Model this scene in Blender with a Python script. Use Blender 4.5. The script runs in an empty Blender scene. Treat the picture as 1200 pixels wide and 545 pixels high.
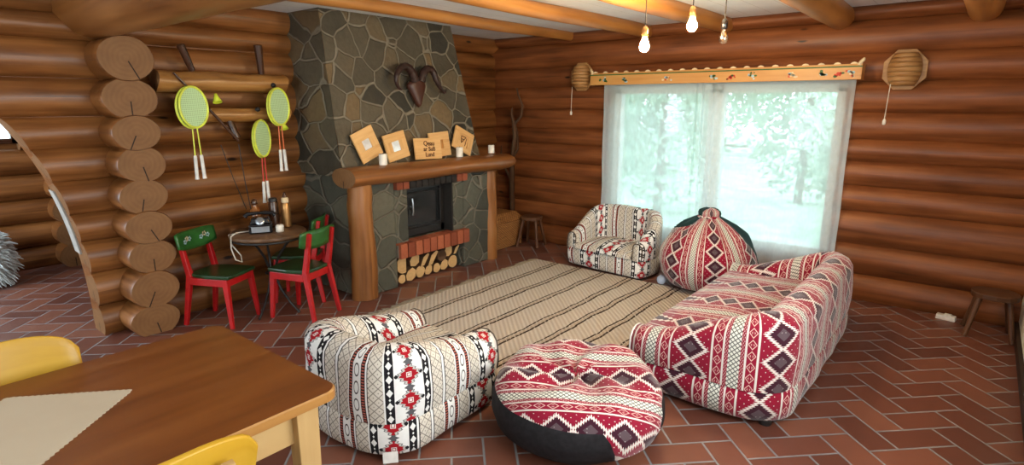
import bpy, bmesh, math, random
from mathutils import Vector, Matrix, noise
random.seed(7)
SC = bpy.context.scene
COL = SC.collection
R = math.radians
PI = math.pi

# ---------------------------------------------------------------- camera, world, lights, exposure
cam_d = bpy.data.cameras.new('camera'); cam = bpy.data.objects.new('camera', cam_d); COL.objects.link(cam)
cam_d.sensor_fit = 'HORIZONTAL'; cam_d.sensor_width = 36.0; cam_d.lens = 36.0*671.0/1200.0
cam.location = (0, 0, 1.65); cam.rotation_euler = (R(90-12.75), 0, R(39.22))
cam_d.clip_start = 0.05; cam_d.clip_end = 200
SC.camera = cam
SC.view_settings.view_transform = 'Standard'; SC.view_settings.look = 'None'
SC.view_settings.exposure = 0.34; SC.view_settings.gamma = 1.0; SC.view_settings.use_curve_mapping = False
world = bpy.data.worlds.new('sky'); SC.world = world; world.use_nodes = True
bg = world.node_tree.nodes['Background']; bg.inputs['Color'].default_value = (0.78, 0.95, 1.0, 1); bg.inputs['Strength'].default_value = 4.0

def area(name, loc, rot, sx, sy, power, color):
    d = bpy.data.lights.new(name, 'AREA'); d.shape = 'RECTANGLE'; d.size = sx; d.size_y = sy; d.energy = power; d.color = color
    o = bpy.data.objects.new(name, d); COL.objects.link(o); o.location = loc; o.rotation_euler = rot
    return o
# daylight through the windows behind and beside the camera and through the window of the far room
area('daylight_front_window', (-1.9, -2.35, 1.45), (R(99), 0, 0), 2.8, 1.5, 30, (1.0, 0.965, 0.90))
area('daylight_side_window', (0.43, 1.65, 1.55), (R(92), 0, R(90)), 2.3, 1.3, 46, (1.0, 0.975, 0.94))
area('daylight_far_room', (-6.2, -1.6, 1.7), (R(80), 0, R(20)), 1.6, 1.4, 80, (0.76, 0.87, 1.0))

# ---------------------------------------------------------------- node expressions
class V:
    def __init__(s, nt, k): s.nt, s.k = nt, k
    def _op(s, op, *o):
        n = s.nt.nodes.new('ShaderNodeMath'); n.operation = op
        for i, a in enumerate((s,)+o):
            if isinstance(a, V): s.nt.links.new(a.k, n.inputs[i])
            else: n.inputs[i].default_value = a
        return V(s.nt, n.outputs[0])
    def __add__(s, o): return s._op('ADD', o)
    __radd__ = __add__
    def __sub__(s, o): return s._op('SUBTRACT', o)
    def __rsub__(s, o): return (s*-1)+o
    def __mul__(s, o): return s._op('MULTIPLY', o)
    __rmul__ = __mul__
    def __truediv__(s, o): return s._op('DIVIDE', o)
    def fract(s): return s._op('FRACT')
    def floor(s): return s._op('FLOOR')
    def abs(s): return s._op('ABSOLUTE')
    def sin(s): return s._op('SINE')
    def sqrt(s): return s._op('SQRT')
    def lt(s, o): return s._op('LESS_THAN', o)
    def gt(s, o): return s._op('GREATER_THAN', o)
    def mn(s, o): return s._op('MINIMUM', o)
    def mx(s, o): return s._op('MAXIMUM', o)
    def mod(s, o): return s._op('FLOORED_MODULO', o)
    def between(s, a, b): return s.gt(a)*s.lt(b)
    def ss(s, a, b):
        n = s.nt.nodes.new('ShaderNodeMapRange'); n.interpolation_type = 'SMOOTHSTEP'
        s.nt.links.new(s.k, n.inputs[0]); n.inputs[1].default_value = a; n.inputs[2].default_value = b
        return V(s.nt, n.outputs[0])

class Mat:
    """a principled material under construction"""
    def __init__(s, name, rough=0.6, spec=0.3, color=None, metal=0.0):
        s.m = bpy.data.materials.new(name); s.m.use_nodes = True; s.nt = s.m.node_tree
        s.b = s.nt.nodes['Principled BSDF']
        s.b.inputs['Roughness'].default_value = rough; s.b.inputs['Specular IOR Level'].default_value = spec
        s.b.inputs['Metallic'].default_value = metal
        if color: s.b.inputs['Base Color'].default_value = (*color, 1)
    def uv(s):
        n = s.nt.nodes.new('ShaderNodeUVMap'); return s.split(n.outputs[0])
    def coord(s, kind='Object'):
        n = s.nt.nodes.new('ShaderNodeTexCoord'); return n.outputs[kind]
    def split(s, sock):
        n = s.nt.nodes.new('ShaderNodeSeparateXYZ'); s.nt.links.new(sock, n.inputs[0])
        return [V(s.nt, o) for o in n.outputs]
    def comb(s, x, y, z=0.0):
        n = s.nt.nodes.new('ShaderNodeCombineXYZ')
        for i, a in enumerate((x, y, z)):
            if isinstance(a, V): s.nt.links.new(a.k, n.inputs[i])
            else: n.inputs[i].default_value = a
        return n.outputs[0]
    def noise(s, vec, scale=5.0, detail=3.0, rough=0.55, col=False):
        n = s.nt.nodes.new('ShaderNodeTexNoise'); s.nt.links.new(vec, n.inputs['Vector'])
        n.inputs['Scale'].default_value = scale; n.inputs['Detail'].default_value = detail; n.inputs['Roughness'].default_value = rough
        return n.outputs['Color'] if col else V(s.nt, n.outputs[0])
    def voro(s, vec, scale, feature='F1', rnd=1.0):
        n = s.nt.nodes.new('ShaderNodeTexVoronoi'); n.feature = feature; s.nt.links.new(vec, n.inputs['Vector'])
        n.inputs['Scale'].default_value = scale; n.inputs['Randomness'].default_value = rnd
        return n
    def white(s, vec):
        n = s.nt.nodes.new('ShaderNodeTexWhiteNoise'); s.nt.links.new(vec, n.inputs['Vector']); return V(s.nt, n.outputs['Value'])
    def rgb(s, c):
        n = s.nt.nodes.new('ShaderNodeRGB'); n.outputs[0].default_value = (*c, 1); return n.outputs[0]
    def mix(s, f, a, b):
        n = s.nt.nodes.new('ShaderNodeMix'); n.data_type = 'RGBA'
        if isinstance(f, V): s.nt.links.new(f.k, n.inputs[0])
        else: n.inputs[0].default_value = f
        for i, c in ((6, a), (7, b)):
            if isinstance(c, tuple): n.inputs[i].default_value = (*c, 1)
            else: s.nt.links.new(c, n.inputs[i])
        return n.outputs[2]
    def ramp(s, f, stops, const=False):
        n = s.nt.nodes.new('ShaderNodeValToRGB'); s.nt.links.new(f.k, n.inputs[0]); r = n.color_ramp
        if const: r.interpolation = 'CONSTANT'
        while len(r.elements) < len(stops): r.elements.new(0.5)
        for e, (p, c) in zip(r.elements, stops): e.position = p; e.color = (*c, 1)
        return n.outputs[0]
    def color(s, sock):
        if isinstance(sock, tuple): s.b.inputs['Base Color'].default_value = (*sock, 1)
        else: s.nt.links.new(sock, s.b.inputs['Base Color'])
        return s
    def set(s, inp, v):
        if isinstance(v, V): s.nt.links.new(v.k, s.b.inputs[inp])
        else: s.b.inputs[inp].default_value = v
        return s
    def bump(s, h, strength=0.3, dist=0.01):
        n = s.nt.nodes.new('ShaderNodeBump'); n.inputs['Strength'].default_value = strength; n.inputs['Distance'].default_value = dist
        s.nt.links.new(h.k, n.inputs['Height']); s.nt.links.new(n.outputs[0], s.b.inputs['Normal']); return s

def plain(name, color, rough=0.6, spec=0.3, metal=0.0, var=0.12, scale=14.0):
    m = Mat(name, rough, spec, None, metal)
    nz = m.noise(m.coord(), scale, 3)
    d = tuple(c*(1-var) for c in color); l = tuple(min(1, c*(1+var)) for c in color)
    m.color(m.mix(nz.ss(0.3, 0.7), d, l)); m.bump(nz, 0.08, 0.004)
    return m.m

def wood(name, dark, mid, light, rough=0.4, spec=0.45, along=1.1, across=16.0, knots=True, bump=0.25):
    """varnished wood, grain along uv.x (metres)"""
    m = Mat(name, rough, spec)
    u, v, _ = m.uv()
    vec = m.comb(u*along, v*across)
    g = m.noise(vec, 1.0, 5, 0.6)
    big = m.noise(m.comb(u*0.9, v*3.0), 1.3, 2)
    f = g*0.6+big*0.5
    c = m.ramp(f, [(0.33, dark), (0.52, mid), (0.74, light)])
    if knots:
        k = V(m.nt, m.voro(m.comb(u*1.0, v*2.6), 1.5).outputs['Distance'])
        c = m.mix(k.ss(0.035, 0.085), tuple(x*0.35 for x in dark), c)
    m.color(c); m.bump(g, bump, 0.006)
    m.set('Roughness', g*0.25+(rough-0.12))
    return m.m

def emission(name, color, strength):
    m = bpy.data.materials.new(name); m.use_nodes = True; nt = m.node_tree; nt.nodes.clear()
    e = nt.nodes.new('ShaderNodeEmission'); e.inputs[0].default_value = (*color, 1); e.inputs[1].default_value = strength
    o = nt.nodes.new('ShaderNodeOutputMaterial'); nt.links.new(e.outputs[0], o.inputs[0]); return m

M = {}
M['log_left'] = wood('log_left', (0.042, 0.013, 0.004), (0.170, 0.060, 0.015), (0.33, 0.130, 0.036), 0.38, 0.38)
M['log_back'] = wood('log_back', (0.055, 0.017, 0.006), (0.180, 0.056, 0.017), (0.32, 0.108, 0.033), 0.42, 0.32)
M['beam'] = wood('beam', (0.16, 0.058, 0.012), (0.34, 0.135, 0.03), (0.47, 0.21, 0.05), 0.42, 0.4)
M['post'] = wood('post', (0.10, 0.034, 0.008), (0.23, 0.085, 0.02), (0.36, 0.15, 0.04), 0.4, 0.45)
M['mantel'] = wood('mantel', (0.09, 0.028, 0.008), (0.21, 0.075, 0.018), (0.33, 0.13, 0.035), 0.38, 0.5)
M['table_top'] = wood('table_top', (0.085, 0.022, 0.004), (0.16, 0.046, 0.008), (0.215, 0.070, 0.013), 0.34, 0.42, 0.8, 11, False, 0.06)
M['table_edge'] = wood('table_edge', (0.24, 0.10, 0.022), (0.34, 0.16, 0.04), (0.42, 0.22, 0.06), 0.4, 0.4, 1.2, 16, False, 0.05)
M['pale_wood'] = wood('pale_wood', (0.30, 0.175, 0.065), (0.42, 0.26, 0.105), (0.50, 0.33, 0.14), 0.5, 0.3, 1.5, 14, False, 0.06)
M['frame_wood'] = wood('frame_wood', (0.52, 0.26, 0.085), (0.68, 0.38, 0.14), (0.78, 0.48, 0.20), 0.5, 0.3, 4, 40, False, 0.05)
M['dark_wood'] = wood('dark_wood', (0.022, 0.008, 0.004), (0.05, 0.018, 0.008), (0.09, 0.034, 0.014), 0.28, 0.6, 2, 20, False)
M['rack_wood'] = wood('rack_wood', (0.10, 0.035, 0.008), (0.32, 0.14, 0.035), (0.52, 0.27, 0.08), 0.32, 0.5, 1.6, 14)
M['stool_wood'] = wood('stool_wood', (0.03, 0.012, 0.006), (0.09, 0.036, 0.016), (0.17, 0.075, 0.032), 0.5, 0.3, 2, 24, False)
M['valance_wood'] = wood('valance_wood', (0.36, 0.15, 0.035), (0.52, 0.24, 0.06), (0.62, 0.34, 0.10), 0.4, 0.4, 1.2, 16, False, 0.05)
M['sconce_wood'] = wood('sconce_wood', (0.20, 0.085, 0.026), (0.36, 0.18, 0.06), (0.50, 0.28, 0.105), 0.45, 0.35, 4, 50, False, 0.1)
M['bistro_wood'] = wood('bistro_wood', (0.035, 0.016, 0.008), (0.13, 0.065, 0.032), (0.28, 0.17, 0.095), 0.4, 0.4, 14, 18, False, 0.3)
M['bark'] = wood('bark', (0.028, 0.014, 0.008), (0.075, 0.038, 0.02), (0.14, 0.08, 0.045), 0.85, 0.15, 3, 18, False, 0.8)
M['red_paint'] = plain('red_paint', (0.42, 0.008, 0.009), 0.35, 0.5)
M['yellow_paint'] = wood('yellow_paint', (0.36, 0.185, 0.010), (0.47, 0.26, 0.016), (0.54, 0.32, 0.03), 0.4, 0.4, 2, 8, False, 0.04)
M['white_grip'] = plain('white_grip', (0.72, 0.70, 0.66), 0.6)
M['wax'] = plain('wax', (0.78, 0.73, 0.64), 0.5)
M['black_iron'] = plain('black_iron', (0.012, 0.011, 0.011), 0.45, 0.5)
M['black_gloss'] = plain('black_gloss', (0.010, 0.010, 0.012), 0.15, 0.6)
M['steel'] = plain('steel', (0.45, 0.50, 0.56), 0.3, 0.5, 0.8)
M['brass'] = plain('brass', (0.42, 0.22, 0.08), 0.35, 0.5, 0.75)
M['amber'] = plain('amber', (0.24, 0.085, 0.02), 0.12, 0.7)
M['char'] = plain('char', (0.02, 0.017, 0.015), 0.8)
M['wall_cream'] = plain('wall_cream', (0.74, 0.69, 0.58), 0.8, 0.15)
M['base_dark'] = plain('base_dark', (0.03, 0.016, 0.010), 0.6)
M['white_frame'] = plain('white_frame', (0.62, 0.64, 0.64), 0.5)
M['white_plastic'] = plain('white_plastic', (0.78, 0.76, 0.72), 0.4)
M['cord_white'] = plain('cord_white', (0.66, 0.6, 0.5), 0.7)
M['black_cloth'] = plain('black_cloth', (0.012, 0.011, 0.013), 0.75, 0.25, 0, 0.3, 40)
M['skull'] = plain('skull', (0.06, 0.018, 0.009), 0.4, 0.4)
M['horn'] = plain('horn', (0.03, 0.012, 0.008), 0.45, 0.4, 0, 0.4, 60)
M['plaster'] = plain('plaster', (0.34, 0.32, 0.29), 0.85)
M['teal_cloth'] = plain('teal_cloth', (0.012, 0.035, 0.036), 0.8, 0.2)
M['fleece'] = plain('fleece', (0.62, 0.68, 0.68), 0.95, 0.05, 0, 0.2, 30)
M['leaf'] = plain('leaf', (0.25, 0.40, 0.29), 0.6, 0.2, 0, 0.45, 0.8)
M['leaf_light'] = plain('leaf_light', (0.42, 0.56, 0.45), 0.6, 0.2, 0, 0.4, 0.8)
M['lawn'] = plain('lawn', (0.42, 0.52, 0.42), 0.9, 0.1, 0, 0.3, 3)
M['pale_blue'] = plain('pale_blue', (0.45, 0.55, 0.72), 0.25, 0.5)
M['yellow_frame'] = plain('yellow_frame', (0.68, 0.74, 0.08), 0.35, 0.4)
M['orange_shaft'] = plain('orange_shaft', (0.65, 0.13, 0.035), 0.35, 0.4)
M['red_shaft'] = plain('red_shaft', (0.55, 0.03, 0.02), 0.35, 0.4)
M['cuckoo'] = plain('shuttle_green', (0.62, 0.72, 0.04), 0.5)
M['p_green'] = plain('paint_green', (0.045, 0.12, 0.03), 0.5)
M['p_red'] = plain('paint_red', (0.55, 0.05, 0.02), 0.5)
M['p_cream'] = plain('paint_cream', (0.70, 0.55, 0.34), 0.5)
M['p_blue'] = plain('paint_blue', (0.42, 0.58, 0.62), 0.5)
M['p_brown'] = plain('paint_brown', (0.10, 0.035, 0.012), 0.6)
M['mirror'] = plain('mirror_pane', (0.80, 0.82, 0.84), 0.12, 0.5, 0.25)
M['green_paint'] = plain('green_paint', (0.022, 0.105, 0.020), 0.32, 0.5, 0, 0.25)
M['green_dark'] = plain('green_dark', (0.012, 0.045, 0.014), 0.3, 0.5, 0, 0.25)
M['bulb_lit'] = emission('bulb_lit', (1.0, 0.72, 0.38), 620.0)

def mk_floor():
    m = Mat('floor_tiles', 0.3, 0.5)
    x, y, z = m.split(m.coord())
    W = 0.155; a = R(45)
    p = (x*math.cos(a)+y*math.sin(a))/W + 1.27; q = (y*math.cos(a)-x*math.sin(a))/W + 0.23
    i = p.floor(); j = q.floor(); fx = p.fract(); fy = q.fract()
    k = (i-j).mod(4.0)
    k0 = k.lt(0.5); k1 = k.between(0.5, 1.5); k2 = k.between(1.5, 2.5); k3 = k.gt(2.5)
    big = 9.0
    dl = fx + k1*big; dr = (1-fx)+k0*big; db = fy+k2*big; dt = (1-fy)+k3*big
    d = dl.mn(dr).mn(db.mn(dt))
    ti = i-k1; tj = j-k2
    rnd = m.white(m.comb(ti, tj, k.gt(1.5)))
    nz = m.noise(m.coord(), 9.0, 4)
    nb = m.noise(m.coord(), 60.0, 3)
    c = m.ramp(rnd*0.7+nz*0.3, [(0.15, (0.110, 0.036, 0.023)), (0.5, (0.165, 0.055, 0.033)), (0.85, (0.225, 0.083, 0.048))])
    grout = d.ss(0.025, 0.045)
    c = m.mix(grout, m.mix(nz, (0.16, 0.15, 0.15), (0.28, 0.28, 0.29)), c)
    m.color(c); m.bump(grout*1.0+nb*0.06+nz*0.1, 0.5, 0.006)
    m.set('Roughness', 0.62-grout*0.27+nz*0.12)
    return m.m
M['floor'] = mk_floor()

def mk_stone(name, scale, mortar, stones, width=0.06, seed=0.0):
    m = Mat(name, 0.75, 0.25)
    x, y, z = m.split(m.coord())
    n = m.noise(m.coord(), 3.0, 2, 0.5, True)
    nx, ny, nzz = m.split(n)
    v = m.comb(x*0.6+nx*0.10+seed, y+ny*0.16, z+nzz*0.16)
    ed = V(m.nt, m.voro(v, scale, 'DISTANCE_TO_EDGE').outputs['Distance'])
    vc = m.voro(v, scale, 'F1').outputs['Color']
    r, g, b = m.split(vc)
    fine = m.noise(m.coord(), 28.0, 5); mid = m.noise(m.coord(), 7.0, 3)
    c = m.ramp(r*0.75+mid*0.3, stones)
    c = m.mix(fine*0.5, c, tuple(0.3*a for a in stones[0][1]))
    e = ed.ss(width*0.35, width)
    c = m.mix(e, m.mix(fine, tuple(0.6*a for a in mortar), mortar), c)
    m.color(c); m.bump(e*1.0+fine*0.25+mid*0.3, 0.9, 0.02)
    return m.m
M['stone'] = mk_stone('chimney_stone', 5.0, (0.27, 0.225, 0.16), [(0.15, (0.05, 0.044, 0.032)), (0.35, (0.105, 0.086, 0.057)), (0.6, (0.14, 0.112, 0.072)), (0.85, (0.21, 0.14, 0.07))], 0.055)
M['stone_low'] = mk_stone('surround_stone', 4.2, (0.19, 0.17, 0.13), [(0.15, (0.050, 0.050, 0.040)), (0.5, (0.10, 0.10, 0.076)), (0.85, (0.15, 0.14, 0.10))], 0.05, 3.1)

def mk_brick():
    m = Mat('brick_red', 0.7, 0.2)
    u, v, _ = m.uv()
    r = m.white(m.comb(u.floor(), 0.5)); nz = m.noise(m.coord(), 40, 4)
    c = m.ramp(r*0.6+nz*0.4, [(0.2, (0.20, 0.050, 0.024)), (0.6, (0.32, 0.085, 0.04)), (0.9, (0.42, 0.13, 0.06))])
    m.color(c); m.bump(nz, 0.4, 0.004); return m.m
M['brick'] = mk_brick()
M['brick_soot'] = plain('brick_soot', (0.022, 0.018, 0.016), 0.8, 0.2, 0, 0.4, 30)
M['mortar'] = plain('mortar', (0.15, 0.12, 0.09), 0.9)

def mk_endgrain(name, dark, light, cracked=True):
    m = Mat(name, 0.6, 0.25)
    u, v, _ = m.uv()
    r = (u*u+v*v).sqrt(); nz = m.noise(m.comb(u, v), 9, 3)
    ring = ((r+nz*0.03)*210).sin()*0.5+0.5
    c = m.mix(ring*0.13+nz*0.75, light, dark)
    crack = (u.abs().lt(0.004))*(v.lt(-0.02))
    if cracked: c = m.mix(crack, c, tuple(0.15*a for a in dark))
    m.color(c); m.bump(nz, 0.3, 0.006); return m.m
M['log_end'] = mk_endgrain('log_end', (0.12, 0.050, 0.018), (0.26, 0.128, 0.050))
M['fire_end'] = mk_endgrain('firewood_end', (0.42, 0.23, 0.085), (0.70, 0.46, 0.21), False)

def mk_ceiling():
    m = Mat('ceiling_board', 0.8, 0.2)
    x, y, z = m.split(m.coord())
    nz = m.noise(m.coord(), 2.5, 4)
    g = ((x*5.2+y*0.02).fract()-0.5).abs().gt(0.49)
    c = m.mix(nz.ss(0.35, 0.7), (0.78, 0.82, 0.86), (0.86, 0.89, 0.92))
    m.color(m.mix(g*0.5, c, (0.3, 0.29, 0.27))); return m.m
M['ceiling'] = mk_ceiling()

# ------- woven fabrics in uv metres: u across the bands, v along them
def tri(v, p): return ((v/p).fract()-0.5).abs()*(2.0)        # 0 at the middle .. 1 at the ends of a period

def mk_red_fabric(name='red_woven'):
    m = Mat(name, 0.85, 0.12)
    u, v, _ = m.uv()
    P = 0.46
    d = ((u/P).fract()-0.5).abs()*P                          # 0 at the cream band, P/2 at the big diamonds
    crim = m.mix(m.noise(m.comb(u*40, v*40), 4.0, 2), (0.20, 0.006, 0.022), (0.30, 0.010, 0.036))
    white = (0.68, 0.63, 0.58); dark = (0.045, 0.010, 0.020)
    # cream net
    l1 = ((v+d)/0.026).fract().between(0.0, 0.26); l2 = ((v-d)/0.026).fract().between(0.0, 0.26)
    net = m.mix(l1.mx(l2)*0.9, (0.70, 0.70, 0.62), (0.05, 0.045, 0.045))
    # lacy red
    lac = ((d*520).sin()*((v*300).sin())).gt(0.28)
    lace = m.mix(lac*0.8, crim, (0.60, 0.40, 0.38))
    # small diamonds chain
    e2 = ((d-0.083)/0.022).abs(); w2 = tri(v, 0.062)
    q2 = e2*0.9+w2
    ln = (q2-0.82).abs().lt(0.11)
    inn = q2.lt(0.42)*(((e2*2.2).fract().gt(0.4))*0.8)
    small = m.mix(ln.mx(inn), crim, (0.66, 0.40, 0.36))
    # big diamonds
    e = (P/2-d).abs(); w = tri(v, 0.15)
    q = e/0.105+w*0.80
    saw = (tri(v, 0.011))*0.17
    out = (q-0.84).abs().lt(0.02+saw)
    core = q.lt(0.72)
    cen = q.lt(0.36)
    spots = ((e*150).sin()*((v*132).sin())).gt(0.93)
    bigc = m.mix(core, m.mix(spots, crim, white), m.mix(cen*(0.45), dark, m.mix(spots, (0.16, 0.13, 0.14), white)))
    bigc = m.mix(out, bigc, white)
    c = net
    for a, col in ((0.030, lace), (0.050, white), (0.060, crim), (0.0625, small), (0.1045, crim), (0.108, white), (0.119, bigc)):
        c = m.mix(d.gt(a), c, col)
    m.color(c); weave = (u*900).sin()*((v*900).sin()); nz = m.noise(m.comb(u, v), 25, 3)
    m.bump(weave*0.3+nz, 0.25, 0.004)
    m.set('Sheen Weight', 0.35); m.set('Sheen Roughness', 0.4)
    return m.m
M['red_fabric'] = mk_red_fabric()

def mk_cream_fabric():
    m = Mat('cream_woven', 0.85, 0.12)
    u, v, _ = m.uv()
    P = 0.60
    t = (u/P).fract()*P
    white = m.mix(m.noise(m.comb(u, v), 30, 2), (0.74, 0.74, 0.72), (0.86, 0.86, 0.85)); blk = (0.014, 0.013, 0.016)
    def chain(c, hw):
        e = (t-c).abs()/hw; w = tri(v, 0.066)
        return m.mix(((e*0.9+w).lt(0.62)).mx((e*0.9+(1-w)).lt(0.22)).mx(e.gt(0.93)), blk, white)
    def star(c):
        e = (t-c).abs(); w = tri(v, 0.125)*0.0625; w2 = 0.0625-w
        jag = tri(v, 0.018)*0.014
        q = e+w
        red = q.lt(0.040+jag); halo = q.lt(0.056+jag); ctr = (e.mx(w)).lt(0.006)
        ring = (e.mx(w)).between(0.009, 0.013)
        sm = (e+w2).lt(0.020+jag*0.6)
        dots = ((e-0.062).abs()*0.9+w).lt(0.011)
        c0 = m.mix(halo, white, (0.16, 0.16, 0.17))
        c0 = m.mix(q.lt(0.050+jag), c0, (0.55, 0.53, 0.50))
        c0 = m.mix(sm, c0, (0.10, 0.10, 0.11))
        c0 = m.mix(red, c0, (0.36, 0.012, 0.020))
        c0 = m.mix(ring.mx(ctr), c0, (0.75, 0.7, 0.66))
        return m.mix(dots, c0, blk)
    def lattice():
        a = ((t+v)/0.046).fract().between(0.0, 0.14); b = ((t-v)/0.046).fract().between(0.0, 0.14)
        dot = (((t+v)/0.046).fract()-0.57).abs().mx((((t-v)/0.046).fract()-0.57).abs()).lt(0.08)
        return m.mix(a.mx(b).mx(dot), (0.66, 0.61, 0.53), (0.27, 0.24, 0.21))
    def dotted(c):
        e = (t-c).abs(); w = tri(v, 0.014)
        return m.mix((e.lt(0.008))*w.lt(0.5), (0.035, 0.016, 0.015), (0.42, 0.12, 0.09))
    def ovals(c):
        e = (t-c)/0.015; w = (tri(v, 0.085)*0.0425)/0.031
        r = (e*e+w*w).sqrt()
        return m.mix(r.between(0.8, 1.05), white, (0.08, 0.07, 0.07))
    lat = lattice(); c = chain(0.022, 0.022)
    for a, col in ((0.044, star(0.115)), (0.186, chain(0.208, 0.022)), (0.230, white), (0.236, lat), (0.305, blk), (0.309, white), (0.318, dotted(0.330)),
                   (0.341, ovals(0.366)), (0.391, dotted(0.402)), (0.414, white), (0.422, lat), (0.492, blk), (0.498, white), (0.512, blk), (0.516, lat), (0.585, blk), (0.591, white)):
        c = m.mix(t.gt(a), c, col)
    m.color(c); nz = m.noise(m.comb(u, v), 25, 3)
    m.bump((u*900).sin()*((v*900).sin())*0.3+nz, 0.2, 0.004)
    return m.m
M['cream_fabric'] = mk_cream_fabric()

def mk_rug():
    m = Mat('rug_wool', 0.95, 0.05)
    x, y, z = m.split(m.coord())
    nz = m.noise(m.coord(), 3.0, 3); fine = m.noise(m.coord(), 60.0, 3)
    wob = (nz-0.5)*0.07
    xx = x+wob
    rib = ((y*0.72+x*0.69)*190).sin()*0.5+0.5
    base = m.mix(rib*0.45+fine*0.35, (0.62, 0.55, 0.47), (0.36, 0.30, 0.24))
    s = None
    for cx in (-3.29, -3.01, -2.735, -2.435, -2.21, -1.965, -1.72):
        a = (xx-cx+0.026).abs().lt(0.007); b = (xx-cx-0.022).abs().lt(0.009)
        a = a.mx(b); s = a if s is None else s.mx(a)
    brk = (fine+rib*0.25).gt(0.44)
    c = m.mix(s*brk, base, (0.045, 0.026, 0.018))
    s2 = None
    for cx in (-3.29, -3.01, -2.735, -2.435, -2.21, -1.965, -1.72):
        a = (xx-cx).abs().lt(0.012); s2 = a if s2 is None else s2.mx(a)
    c = m.mix(s2*0.35, c, (0.30, 0.2, 0.12))
    m.color(c); m.bump(rib+fine*0.6, 0.6, 0.008); return m.m
M['rug'] = mk_rug()
M['rug_fringe'] = plain('rug_fringe', (0.36, 0.30, 0.22), 0.95, 0.05)

def mk_curtain():
    m = bpy.data.materials.new('sheer_curtain'); m.use_nodes = True; nt = m.node_tree; nt.nodes.clear()
    tr = nt.nodes.new('ShaderNodeBsdfTransparent'); tr.inputs[0].default_value = (0.93, 0.95, 0.97, 1)
    tl = nt.nodes.new('ShaderNodeBsdfTranslucent'); tl.inputs[0].default_value = (0.88, 0.94, 0.94, 1)
    df = nt.nodes.new('ShaderNodeBsdfDiffuse'); df.inputs[0].default_value = (0.86, 0.90, 0.90, 1)
    a = nt.nodes.new('ShaderNodeMixShader'); a.inputs[0].default_value = 0.35
    nt.links.new(tl.outputs[0], a.inputs[1]); nt.links.new(df.outputs[0], a.inputs[2])
    b = nt.nodes.new('ShaderNodeMixShader'); b.inputs[0].default_value = 0.55
    uvn = nt.nodes.new('ShaderNodeUVMap'); tx = nt.nodes.new('ShaderNodeTexNoise'); tx.inputs['Scale'].default_value = 40
    mp = nt.nodes.new('ShaderNodeMapping'); mp.inputs['Scale'].default_value = (1, 0.5, 1)
    nt.links.new(uvn.outputs[0], mp.inputs[0]); nt.links.new(mp.outputs[0], tx.inputs['Vector'])
    f = V(nt, tx.outputs[0])*0.12+0.44
    nt.links.new(f.k, b.inputs[0])
    nt.links.new(tr.outputs[0], b.inputs[1]); nt.links.new(a.outputs[0], b.inputs[2])
    o = nt.nodes.new('ShaderNodeOutputMaterial'); nt.links.new(b.outputs[0], o.inputs[0]); return m
M['curtain'] = mk_curtain()

def mk_thin_glass(name, tint=(0.95, 0.98, 0.98), gl=0.06):
    m = bpy.data.materials.new(name); m.use_nodes = True; nt = m.node_tree; nt.nodes.clear()
    tr = nt.nodes.new('ShaderNodeBsdfTransparent'); tr.inputs[0].default_value = (*tint, 1)
    g = nt.nodes.new('ShaderNodeBsdfGlossy'); g.inputs['Roughness'].default_value = 0.02
    b = nt.nodes.new('ShaderNodeMixShader'); b.inputs[0].default_value = gl
    nt.links.new(tr.outputs[0], b.inputs[1]); nt.links.new(g.outputs[0], b.inputs[2])
    o = nt.nodes.new('ShaderNodeOutputMaterial'); nt.links.new(b.outputs[0], o.inputs[0]); return m
M['glass'] = mk_thin_glass('window_glass')
M['bulb_clear'] = mk_thin_glass('bulb_clear_glass', (0.86, 0.84, 0.8), 0.25)
M['stove_glass'] = plain('stove_glass', (0.012, 0.014, 0.016), 0.1, 0.6)
M['strings'] = mk_thin_glass('racket_strings', (0.80, 0.90, 0.55), 0.0)

def mk_strings():
    """open string bed: fine crossing strings, gaps between them let the wall show"""
    m = Mat('racket_string_bed', 0.5, 0.3)
    u, v, _ = m.uv()
    g = ((u/0.014).fract().lt(0.34)).mx((v/0.014).fract().lt(0.34))
    m.color((0.56, 0.78, 0.42)); m.set('Alpha', g*0.3+0.6); return m.m
M['strings'] = mk_strings()

def mk_wicker():
    m = Mat('wicker', 0.55, 0.3)
    u, v, _ = m.uv()
    row = (v/0.014).floor(); ph = row.mod(2.0)*0.5
    a = ((u/0.036+ph).fract()-0.5).abs()*2; b = ((v/0.014).fract()-0.5).abs()*2
    h = (1-a*a)*(1-b*b)
    nz = m.noise(m.comb(u*8, v*60), 1.0, 3)
    m.color(m.ramp(h*0.5+nz*0.55, [(0.2, (0.09, 0.03, 0.008)), (0.5, (0.36, 0.15, 0.045)), (0.85, (0.60, 0.30, 0.10))]))
    m.bump(h, 0.8, 0.008); return m.m
M['wicker'] = mk_wicker()

def mk_cloth():
    m = Mat('linen_cloth', 0.9, 0.1)
    x, y, z = m.split(m.coord()); nz = m.noise(m.coord(), 6, 3)
    wv = (x*1400).sin()*((y*1400).sin())
    m.color(m.mix(nz*0.5+wv*0.1, (0.44, 0.35, 0.25), (0.56, 0.47, 0.35))); m.bump(wv*0.3+nz, 0.15, 0.003); return m.m
M['linen'] = mk_cloth()

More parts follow.
